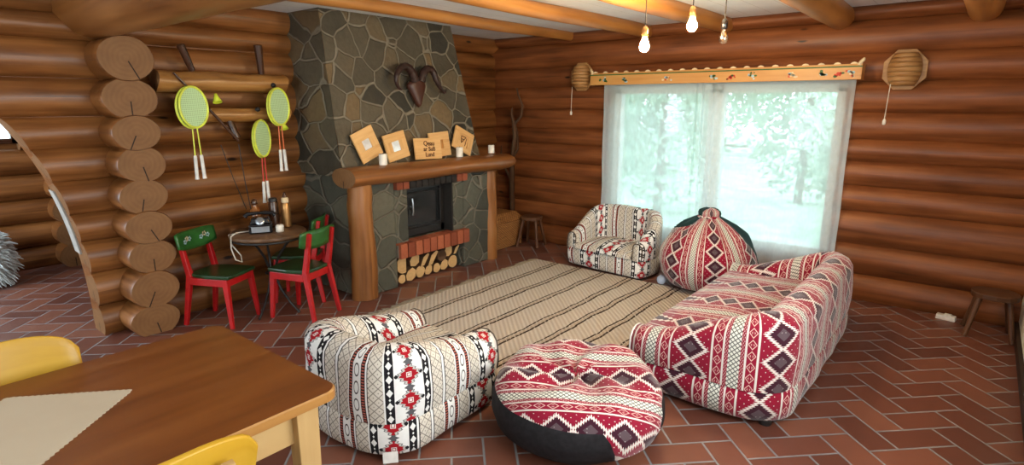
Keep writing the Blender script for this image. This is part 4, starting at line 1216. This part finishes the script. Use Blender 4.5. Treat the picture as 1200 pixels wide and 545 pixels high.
def stool(loc, rz, label, legs, L_, W_, H_):
    t = thing('stool', label, 'stool', loc, rz, 'low wooden stools with splayed legs')
    mb = MB(); n = 16; P = [(L_/2*math.cos(2*PI*i/n)*(abs(math.cos(2*PI*i/n))**-.35 if abs(math.cos(2*PI*i/n)) > .2 else 1.2), W_/2*math.sin(2*PI*i/n)) for i in range(n)]
    mb.prism(P, H_-.04, H_); mb.build('seat', M['stool_wood'], t, bevel=.008)
    for (sx, sy) in legs:
        mb = MB(); mb.tube([(sx*L_*.30, sy*W_*.22, H_-.03), (sx*L_*.5, sy*W_*.5, .003)], [.02, .016], 10); mb.build('leg', M['stool_wood'], t)
stool((-3.985, 5.245, 0), R(8), 'low dark wooden stool with splayed legs behind the wicker chest in the corner', [(1, -.7), (1, 1), (-1, 1), (-1, -1)], .25, .25, .36)
stool((0.215, 5.215, 0), R(3), 'dark wooden stool with splayed legs against the wall at far right', [(-1, -1), (-1, 1), (.9, 1), (.9, -1)], .28, .26, .33)
mb = MB(); mb.box((0, 0, .02), (.125, .05, .04)); mb.box((.01, 0, .043), (.05, .04, .012))
o = mb.build('plastic_box', M['white_plastic'], bevel=.01); o.location = (-.04, 5.40, 0); o.rotation_euler = (0, 0, R(-8)); tag(o, 'small white plastic box on the floor at the foot of the log wall', 'box')

# ================================================================ LEFT CORNER: small table, red chairs
st = thing('bistro_table', 'small round table with rough wooden top and thin curved black iron legs', 'table', (-4.30, 2.21, 0))
mb = MB(); mb.lathe([(.0, .622), (.27, .622), (.285, .63), (.288, .648), (.28, .658), (0, .660)], 36); mb.build('tabletop', M['bistro_wood'], st)
mb = MB(); mb.tube([(.275*math.cos(a), .275*math.sin(a), .615) for a in [2*PI*i/28 for i in range(28)]], .008, 8, closed=True); mb.build('rim', M['black_iron'], st)
for dg in (-58, 20, 160):
    a = R(dg); ca, sa = math.cos(a), math.sin(a); mb = MB()
    mb.tube([(r*ca, r*sa, z) for r, z in ((.22, .615), (.16, .56), (.08, .46), (.035, .36), (.035, .28), (.08, .18), (.16, .08), (.24, .008))], .0095, 8); mb.build('leg', M['black_iron'], st)
mb = MB(); mb.tube([(.045*math.cos(a), .045*math.sin(a), .32) for a in [2*PI*i/16 for i in range(16)]], .008, 8, closed=True); mb.build('leg_ring', M['black_iron'], st)

def red_chair(label, loc, rz, dark=False):
    """local: faces +x; back at -x"""
    t = thing('painted_chair', label, 'chair', loc, rz, 'small red chairs round the bistro table')
    sw, sd, sh = .31, .33, .395
    for s_ in (-1, 1):
        mb = MB(); mb.beam((sd/2-.02, s_*(sw/2-.02), sh-.02), (sd/2+.012, s_*(sw/2), 0), .045, .036, taper=.62); mb.build('leg', M['red_paint'], t, bevel=.004)
        mb = MB(); mb.beam((-sd/2+.01, s_*(sw/2-.02), sh), (-sd/2-.06, s_*(sw/2), 0), .036, .042, up=(1, 0, 0), taper=.7); mb.beam((-sd/2+.01, s_*(sw/2-.02), sh-.02), (-sd/2-.055, s_*(sw/2-.02), .70), .036, .042, up=(1, 0, 0), taper=.75); mb.build('leg', M['red_paint'], t, bevel=.004)
        mb = MB(); mb.beam((-sd/2+.02, s_*(sw/2-.012), sh-.045), (sd/2-.01, s_*(sw/2-.012), sh-.045), .024, .055); mb.build('side_rail', M['red_paint'], t, bevel=.003)
    for xx in (-sd/2+.01, sd/2-.01):
        mb = MB(); mb.beam((xx, -sw/2+.03, sh-.045), (xx, sw/2-.03, sh-.045), .024, .055); mb.build('cross_rail', M['red_paint'], t, bevel=.003)
    mb = MB(); P = [(sd/2+.02, sw/2+.0), (sd/2+.03, 0), (sd/2+.02, -sw/2), (0, -sw/2-.012), (-sd/2, -sw/2+.025), (-sd/2-.01, 0), (-sd/2, sw/2-.025), (0, sw/2+.012)]
    mb.prism(P[::-1], sh-.016, sh+.012); mb.build('seat', M['green_dark'], t, bevel=.008)
    # curved backrest board
    def back(a, b):
        y = lerp(-.195, .195, a); e = abs(2*a-1); hh = lerp(.072, .052, e**4)
        x = -sd/2-.012-.03*(1-(y/.2)**2)*.9 - (b-.5)*.02
        return (x, y, .655+(b-.5)*2*hh-.012*(1-e*e))
    mb = MB(); mb.grid(20, 4, back, lambda a, b: (a*.4, b*.15)); o = mb.build('backrest', M['green_paint'], t); sd_ = o.modifiers.new('thick', 'SOLIDIFY'); sd_.thickness = .018; sd_.offset = 0
    for fl in (((-.09, .66, 0), (-.06, .655, 1), (-.11, .64, 1)), ((.09, .665, 0), (.12, .65, 1), (.06, .645, 1))):
        mb = MB()
        for (fy, fz, mt) in fl:
            for k in range(5):
                an = 2*PI*k/5; y = fy+.013*math.cos(an); z = fz+.013*math.sin(an)
                mb.lathe([(0, -.002), (.008, 0), (0, .002)], 8, (back((y+.195)/.39, .5)[0]+.013, y, z), mt, Matrix.Rotation(R(90), 3, 'Y'))
        mb.build('painted_flower', [M['p_cream'], M['p_blue']], t)
    return t
red_chair('red chair with green back and seat beside the stacked log ends', (-4.385, 1.85, 0), R(27))
red_chair('red chair with green back and seat nearest the left fireplace post', (-4.04, 2.31, 0), R(200))
red_chair('shaded red chair with dark green back, behind the bistro table against the chimney', (-4.42, 2.53, 0), R(222))

ZT = .661
def on_table(name, label, cat, x, y, rz=0): return thing(name, label, cat, (x, y, ZT), rz)
b1 = on_table('bottle', 'squat amber glass bottle with dark stopper at the back left of the bistro table', 'bottle', -4.44, 2.19)
mb = MB(); mb.lathe([(.0, 0), (.040, .002), (.045, .02), (.045, .13), (.038, .155), (.022, .175), (.020, .195)], 18); mb.build('body', M['amber'], b1)
mb = MB(); mb.lathe([(.018, .195), (.024, .20), (.026, .215), (.020, .235), (.008, .245), (0, .246)], 14); mb.build('stopper', M['dark_wood'], b1)
b2 = on_table('flask', 'tall dark brown cylindrical flask standing behind the black device', 'flask', -4.41, 2.33)
mb = MB(); mb.lathe([(0, 0), (.036, .002), (.037, .01), (.037, .20), (.032, .21)], 18); mb.build('body', M['dark_wood'], b2)
mb = MB(); mb.lathe([(.033, .21), (.034, .23), (.026, .238), (0, .24)], 14); mb.build('cap', M['black_iron'], b2)
b3 = on_table('bottle', 'tall brass-coloured bottle with cream collar at the right of the bistro table', 'bottle', -4.33, 2.39)
mb = MB(); mb.lathe([(0, 0), (.037, .002), (.038, .01), (.037, .15), (.032, .19), (.026, .20)], 18); mb.build('body', M['brass'], b3)
mb = MB(); mb.lathe([(.027, .20), (.030, .208), (.029, .235), (.020, .243)], 14); mb.build('collar', M['p_cream'], b3)
mb = MB(); mb.lathe([(.020, .243), (.018, .25), (.010, .275), (.008, .285), (0, .286)], 14); mb.build('cap', M['dark_wood'], b3)
b4 = on_table('candle', 'small cream candle at the front of the bistro table', 'candle', -4.20, 2.255)
mb = MB(); mb.lathe([(0, 0), (.03, .001), (.031, .05), (.022, .058), (0, .056)], 16); mb.build('wax', M['wax'], b4); mb = MB(); mb.tube([(0, 0, .055), (.001, 0, .068)], .0015, 5); mb.build('wick', M['black_iron'], b4)
ph = on_table('vintage_device', 'black old-fashioned device with a silver front plate on the bistro table', 'device', -4.30, 2.155, R(-30))
mb = MB(); taperbox(mb, -.075, .075, -.085, .085, 0, .075, 1.0); mb.build('body', M['black_gloss'], ph, bevel=.012)
mb = MB(); taperbox(mb, -.05, .05, -.06, .06, .075, .12, 1.25); mb.build('upper_body', M['black_gloss'], ph, bevel=.01)
mb = MB(); mb.box((.078, 0, .035), (.006, .13, .045)); mb.build('front_plate', M['steel'], ph, bevel=.004)
mb = MB(); mb.lathe([(.03, 0), (.034, .006), (.03, .012), (.012, .014), (0, .014)], 18, (.055, 0, .095), 0, Matrix.Rotation(R(60), 3, 'Y')); mb.build('dial', M['steel'], ph)
mb = MB(); mb.tube([(-.02, -.11, .125), (-.02, -.09, .145), (-.02, 0, .15), (-.02, .09, .145), (-.02, .11, .125)], [.02, .016, .012, .016, .02], 10); mb.build('handle', M['black_gloss'], ph)
mb = MB(); mb.tube([(-4.37, 2.09, .668), (-4.37, 1.99, .672), (-4.32, 1.925, .66), (-4.28, 1.90, .58), (-4.27, 1.92, .49), (-4.28, 1.97, .46), (-4.33, 1.99, .50), (-4.40, 1.96, .58), (-4.41, 1.95, .655), (-4.38, 2.02, .668)], .005, 7)
tag(mb.build('cable_loop', M['cord_white']), 'thin pale cable looping over the left edge of the bistro table', 'cable')

# ---- rack of half logs with pegs on the left wall
rk2 = thing('wooden_rack', 'rough half-log rack with dark glossy pegs on the left log wall', 'rack', (-4.62, 2.15, 1.80))
def halflog(y0, y1, z, h, d):
    mb = MB(); N = 12; n = 14; V_ = []
    for i in range(N+1):
        y = lerp(y0, y1, i/N); w = 1+.18*noise.noise(Vector((y*3, z*5, 1)))
        for k in range(n):
            a = 2*PI*k/n; V_.append((max(-.10, d*math.cos(a)*w), y+.01*math.sin(a*2), z+h*math.sin(a)*w+.012*noise.noise(Vector((y*4, z, 8)))))
    F = []; U = []
    for i in range(N):
        for k in range(n):
            k2 = (k+1) % n; F.append((i*n+k, (i+1)*n+k, (i+1)*n+k2, i*n+k2)); U.append([(i*.08, k*.03+z), (i*.08+.08, k*.03+z), (i*.08+.08, k*.03+.03+z), (i*.08, k*.03+.03+z)])
    mb.add(V_, F, U, 0, True)
    for i in (0, N): mb.add(V_[i*n:(i+1)*n], [tuple(range(n))], [[(p[0], p[2]-z) for p in V_[i*n:(i+1)*n]]], 1, False)
    return mb
halflog(-.50, .48, 0.005, .075, .085).build('rail', [M['rack_wood'], M['log_end']], rk2)
halflog(-.30, .50, -.245, .055, .05).build('lower_rail', [M['rack_wood'], M['log_end']], rk2)
mb = MB(); mb.tube([(-.01, -.225, .06), (.03, -.31, .26)], [.022, .03], 12); mb.build('peg', M['dark_wood'], rk2)
mb = MB(); mb.tube([(-.01, .30, .06), (.03, .27, .30)], [.022, .033], 12); mb.build('peg', M['dark_wood'], rk2)
mb = MB(); mb.tube([(.0, -.02, -.24), (.03, .03, -.42)], [.022, .03], 12); mb.build('peg', M['dark_wood'], rk2)
for y, z in ((.34, -.01), (.19, -.20)):
    mb = MB(); mb.lathe([(.016, 0), (.02, .012), (.014, .03), (0, .034)], 12, (.075, y, z), 0, Matrix.Rotation(R(90), 3, 'Y')); mb.build('hook', M['black_iron'], rk2)
mb = MB(); mb.tube([(-4.515, 1.74, 1.86), (-4.52, 1.93, 1.64), (-4.53, 2.16, 1.36)], [.008, .010, .012], 8)
tag(mb.build('walking_stick', M['dark_wood']), 'thin dark stick hanging diagonally across the rack on the left wall', 'stick')

# badminton rackets: head up or down as hung
def racket(loc, roll, yaw, shaft, label, gcol):
    t = thing('badminton_racket', label, 'racket', (0, 0, 0), 0, 'badminton rackets hung on the left wall')
    base = Matrix(((0, 0, 1), (1, 0, 0), (0, 1, 0)))
    t.matrix_world = Matrix.Translation(loc) @ (Matrix.Rotation(R(yaw), 3, 'Z') @ base @ Matrix.Rotation(R(roll), 3, 'Z')).to_4x4()
    # local: x across, y up, origin at top of the head
    rw, rh = .108, .145
    mb = MB(); mb.tube([(rw*math.sin(2*PI*i/36), -rh+rh*math.cos(2*PI*i/36), 0) for i in range(36)], .0085, 8, closed=True); mb.build('hoop', M['yellow_frame'], t)
    mb = MB(); n = 30; P = [(rw*.97*math.sin(2*PI*i/n), -rh+rh*.97*math.cos(2*PI*i/n), 0) for i in range(n)]
    mb.add(P, [tuple(range(n))], [[(p[0], p[1]) for p in P]], 0, False); mb.build('string_bed', M['strings'], t)
    mb = MB(); mb.tube([(0, -2*rh, 0), (0, -.50, 0)], .0048, 8); mb.build('shaft', shaft, t)
    mb = MB(); mb.tube([(0, -.49, 0), (0, -.50, 0), (0, -.64, 0), (0, -.665, 0)], [.010, .0125, .0125, .0155], 10); mb.build('grip', gcol, t)
    return t
racket((-4.465, 1.825, 1.765), 2.2, 12, M['yellow_frame'], 'yellow racket of the left pair, its white grip hanging to the right', M['white_grip'])
racket((-4.485, 1.818, 1.762), -1.5, 12, M['yellow_frame'], 'yellow racket of the left pair, its white grip hanging to the left', M['white_grip'])
racket((-4.475, 2.49, 1.765), 2, 18, M['orange_shaft'], 'yellow-hooped racket with orange shaft hung at the right end of the rack', M['white_grip'])
racket((-4.495, 2.49, 1.763), -1.5, 18, M['orange_shaft'], 'second orange-shafted racket hung behind the one at the right end', M['white_grip'])
racket((-4.53, 2.355, 1.515), 1, 30, M['red_shaft'], 'yellow-hooped racket with red shaft hung lowest, above the bistro table', M['white_grip'])
racket((-4.55, 2.355, 1.51), -3, 30, M['red_shaft'], 'second red-shafted racket hung behind the lowest one', M['white_grip'])
def shuttle(x, y, z, label):
    mb = MB(); mb.lathe([(0, 0), (.010, .003), (.012, .012), (.013, .02), (.034, .07), (.033, .07), (.010, .02)], 14)
    t = thing('shuttlecock', label, 'shuttlecock', (x, y, z), 0, 'yellow-green shuttlecocks on the left wall'); t.rotation_euler = (R(180), R(-20), 0)
    mb.build('skirt', M['cuckoo'], t)
shuttle(-4.55, 2.03, 1.72, 'yellow-green shuttlecock stuck beside the diagonal stick on the rack')
shuttle(-4.60, 2.58, 1.50, 'yellow-green shuttlecock stuck below the rackets at the right end')
for (y0, y1, z0, z1, lab) in ((2.06, 2.20, 1.33, .80, 'thin dark cord hanging from the rack, left strand'), (2.20, 2.24, 1.33, .76, 'thin dark cord hanging from the rack, right strand')):
    mb = MB(); mb.tube([(-4.62, y0, z0), (-4.60, lerp(y0, y1, .5)-.01, lerp(z0, z1, .5)), (-4.60, y1, z1)], .0035, 6); tag(mb.build('hanging_cord', M['black_iron']), lab, 'cord', 'cords hanging from the rack')

# ================================================================ FOREGROUND TABLE
dt = thing('dining_table', 'brown wooden dining table with rounded corners and pale apron in the lower left', 'table', (-1.92, 0.0, 0))
def tabletop():
    x0, x1, y0, y1, r = -.43, .43, -1.1, .955, .05; P = []
    for cx, cy, a0 in ((x1-r, y1-r, 0), (x0+r, y1-r, 90), (x0+r, y0+r, 180), (x1-r, y0+r, 270)):
        P += [(cx+r*math.cos(R(a0+9*i)), cy+r*math.sin(R(a0+9*i))) for i in range(11)]
    Q = []
    for (x, y) in P:
        if y > .5: y += .022*(1-(x/.43)**2)
        Q.append((x, y))
    return Q
mb = MB(); Q = tabletop(); n = len(Q); V_ = [(x, y, .728) for x, y in Q]+[(x, y, .755) for x, y in Q]+[(x*.99, y*.995, .76) for x, y in Q]
F = []; U = []
for j in range(2):
    for i in range(n):
        i2 = (i+1) % n; F.append((j*n+i, j*n+i2, (j+1)*n+i2, (j+1)*n+i)); U.append([(i*.05, 0), (i*.05+.05, 0), (i*.05+.05, .03), (i*.05, .03)])
mb.add(V_, F, U, 1, False)
mb.add(V_[2*n:], [tuple(range(n))], [[(p[1], p[0]) for p in V_[2*n:]]], 0, False); mb.add(V_[:n], [tuple(range(n))[::-1]], None, 1, False)
mb.build('tabletop', [M['table_top'], M['table_edge']], dt)
for a, b in (((.36, -1.0, .665), (.36, .88, .665)), ((-.36, -1.0, .665), (-.36, .88, .665)), ((-.36, .86, .665), (.36, .86, .665)), ((-.36, -1.0, .665), (.36, -1.0, .665))):
    mb = MB(); mb.beam(a, b, .025, .12); mb.build('apron', M['pale_wood'], dt, bevel=.002)
for sx in (-1, 1):
    for yy in (.85, -1.0):
        mb = MB(); mb.beam((sx*.375, yy, .727), (sx*.375, yy, 0), .06, .075, taper=.75); mb.build('leg', M['pale_wood'], dt, bevel=.003)
# cloth with pinked edge, lying turned on the table
mb = MB(); C4 = [(-1.985, .525), (-2.225, .262), (-1.86, -.25), (-1.53, .02)]
edge = []
for i in range(4):
    a, b = Vector(C4[i]), Vector(C4[(i+1) % 4]); m_ = int((b-a).length/.0085); d = (b-a).normalized(); nrm = Vector((-d.y, d.x))
    cen = Vector((-1.9, .14)); s_ = 1 if nrm.dot((a+b)/2-cen) > 0 else -1
    for k in range(m_): edge.append(a.lerp(b, k/m_)+nrm*s_*(.0045 if k % 2 else 0))
n = len(edge); V_ = [(p.x, p.y, .7605) for p in edge]+[(p.x, p.y, .7632) for p in edge]
F = [tuple(range(n))[::-1], tuple(range(n, 2*n))]+[(i, (i+1) % n, n+(i+1) % n, n+i) for i in range(n)]
mb.add(V_, F, None, 0, False); tag(mb.build('table_cloth', M['linen']), 'beige linen cloth with zigzag edge lying on the dining table', 'cloth')

def yellow_chair(label, loc, rz):
    """local: faces +x, back at -x"""
    t = thing('yellow_chair', label, 'chair', loc, rz, 'yellow wooden dining chairs')
    mb = MB(); P = [(.20, .19), (.20, -.19), (-.17, -.18), (-.19, 0), (-.17, .18)]
    mb.prism(P[::-1], .425, .45); mb.build('seat', M['yellow_paint'], t, bevel=.008)
    for s_ in (-1, 1):
        mb = MB(); mb.beam((.16, s_*.15, .43), (.20, s_*.17, 0), .04, .04, taper=.75); mb.build('leg', M['pale_wood'], t, bevel=.003)
        mb = MB(); mb.beam((-.165, s_*.115, .43), (-.205, s_*.16, 0), .04, .04, taper=.75); mb.build('leg', M['pale_wood'], t, bevel=.003)
        mb = MB(); mb.beam((-.175, s_*.115, .40), (-.268, s_*.115, .80), .034, .022, up=(1, 0, 0)); mb.build('back_post', M['pale_wood'], t, bevel=.004)
    def back(a, b):
        y = lerp(-.215, .215, a); e = abs(2*a-1)
        zt = .855-.05*e**3-(.03*max(0, (e-.9)/.1)); zb = .60+.015*e
        return (-.178-.035*(1-(y/.215)**2)-.06*(b-.3), y, lerp(zb, zt, b))
    mb = MB(); mb.grid(26, 6, back, lambda a, b: (a*.43+loc[0], b*.25)); o = mb.build('backrest', M['yellow_paint'], t); s2 = o.modifiers.new('thick', 'SOLIDIFY'); s2.thickness = .018; s2.offset = 1; bv = o.modifiers.new('bev', 'BEVEL'); bv.width = .004; bv.segments = 2; bv.limit_method = 'ANGLE'
    return t
yellow_chair('yellow wooden chair with a pale back post on the near side of the dining table', (-1.575, .40, 0), R(180))
yellow_chair('yellow wooden chair on the far side of the dining table', (-2.25, .29, 0), R(0))

# white fleece in the far room
mb = MB()
def fle(a, b):
    an = 2*PI*a; ph_ = b*PI; r = .27*(1+.25*noise.noise(Vector((math.cos(an)*2, math.sin(an)*2, b*4))))
    return (r*math.sin(ph_)*math.cos(an)*.8, r*math.sin(ph_)*math.sin(an), .005+.28*(1-math.cos(ph_))*(1+.1*noise.noise(Vector((an, b*3, 1)))))
mb.grid(30, 18, fle)
for i in range(900):
    a, b = random.random(), .12+.8*random.random(); p = Vector(fle(a, b)); c = Vector((0, 0, .25)); d = (p-c).normalized()
    q = p+d*random.uniform(.04, .10)+Vector((0, 0, -.05)); q.z = max(.01, q.z); mb.tube([p, p.lerp(q, .5)+d*.015, q], [.010, .008, .002], 4, cap=False)
o = mb.build('fleece_heap', M['fleece']); o.location = (-6.90, .77, .003); tag(o, 'shaggy white fleece heap on the floor of the room beyond the arch', 'fleece')

# ================================================================ GARDEN OUTSIDE THE WINDOW
mb = MB(); mb.box((-3, 26, -.55), (70, 40, .1)); struct(mb.build('ground', M['lawn']))
def tree(x, y, h, r, label, mat, nleaf=4200, trunk=True):
    t = thing('tree', label, 'tree', (x, y, -.5), 0, 'trees in the garden outside')
    mb = MB(); rnd = random.Random(int(x*100+y*10))
    for i in range(nleaf):
        while True:
            p = Vector((rnd.uniform(-1, 1), rnd.uniform(-1, 1), rnd.uniform(-1, 1)))
            if p.length < 1 and p.length > .35 and noise.noise(p*2.2+Vector((x, y, 0))) > -.22: break
        c = Vector((p.x*r, p.y*r*.7, h*.50+p.z*h*.49)); s_ = rnd.uniform(.045, .115)
        u = Vector((rnd.uniform(-1, 1), rnd.uniform(-1, 1), rnd.uniform(-1, 1))).normalized(); v = u.cross(Vector((rnd.uniform(-1, 1), rnd.uniform(-1, 1), .3))).normalized()
        mb.add([c+u*s_, c+v*s_*.5, c-u*s_, c-v*s_*.5], [(0, 1, 2, 3)], None, 0, False)
    mb.build('foliage', M[mat], t)
    mb = MB(); mb.tube([(0, 0, 0), (.05, 0, h*.4), (0, .05, h*.75)], [.09, .07, .03], 10, jit=.2); mb.build('trunk', M['bark'], t)
for (x, y, h, r, mat, lab) in ((-4.9, 10.6, 4.6, 1.2, 'leaf_light', 'pale leafy tree outside behind the left curtain'), (-3.0, 13.6, 6.0, 1.5, 'leaf', 'leafy tree outside behind the curtain overlap'), (-1.2, 10.8, 5.0, 1.3, 'leaf_light', 'light green tree outside behind the right curtain'), (1.2, 13.4, 5.6, 1.6, 'leaf', 'leafy tree outside at the right edge of the window'), (-7.6, 13.8, 6.0, 1.7, 'leaf', 'distant leafy tree outside at the left edge of the window'), (-2.6, 18.5, 7.0, 2.4, 'leaf_light', 'far pale tree outside between the nearer trees'), (-12.4, 19.5, 7.5, 2.7, 'leaf', 'farthest tree outside at the left edge of the window'), (2.6, 19.0, 7.0, 2.4, 'leaf_light', 'far pale tree outside at the right edge of the window'), (-7.6, 20.0, 7.0, 2.1, 'leaf', 'far dark green tree outside behind the left curtain')):
    tree(x, y, h, r, lab, mat)

hd = thing('hedge', 'tall pale leafy hedge closing the garden behind the trees outside', 'hedge', (-8, 25, -.5))
rnd = random.Random(5); mb = MB()
for i in range(11000):
    c = Vector((rnd.uniform(-16, 16), rnd.uniform(-1.2, 1.2), rnd.uniform(0, 8.5))); s_ = rnd.uniform(.10, .26)
    if noise.noise(c*.7) < -.34: continue
    u = Vector((rnd.uniform(-1, 1), rnd.uniform(-1, 1), rnd.uniform(-1, 1))).normalized(); v = u.cross(Vector((rnd.uniform(-1, 1), rnd.uniform(-1, 1), .3))).normalized()
    mb.add([c+u*s_, c+v*s_*.6, c-u*s_, c-v*s_*.6], [(0, 1, 2, 3)], None, 0, False)
mb.build('foliage', M['leaf_light'], hd)
mb = MB(); mb.tube([(-15.5, 0, .3), (-5, .2, .4), (5, -.2, .35), (15.5, 0, .3)], .06, 8); mb.build('trunk', M['bark'], hd)
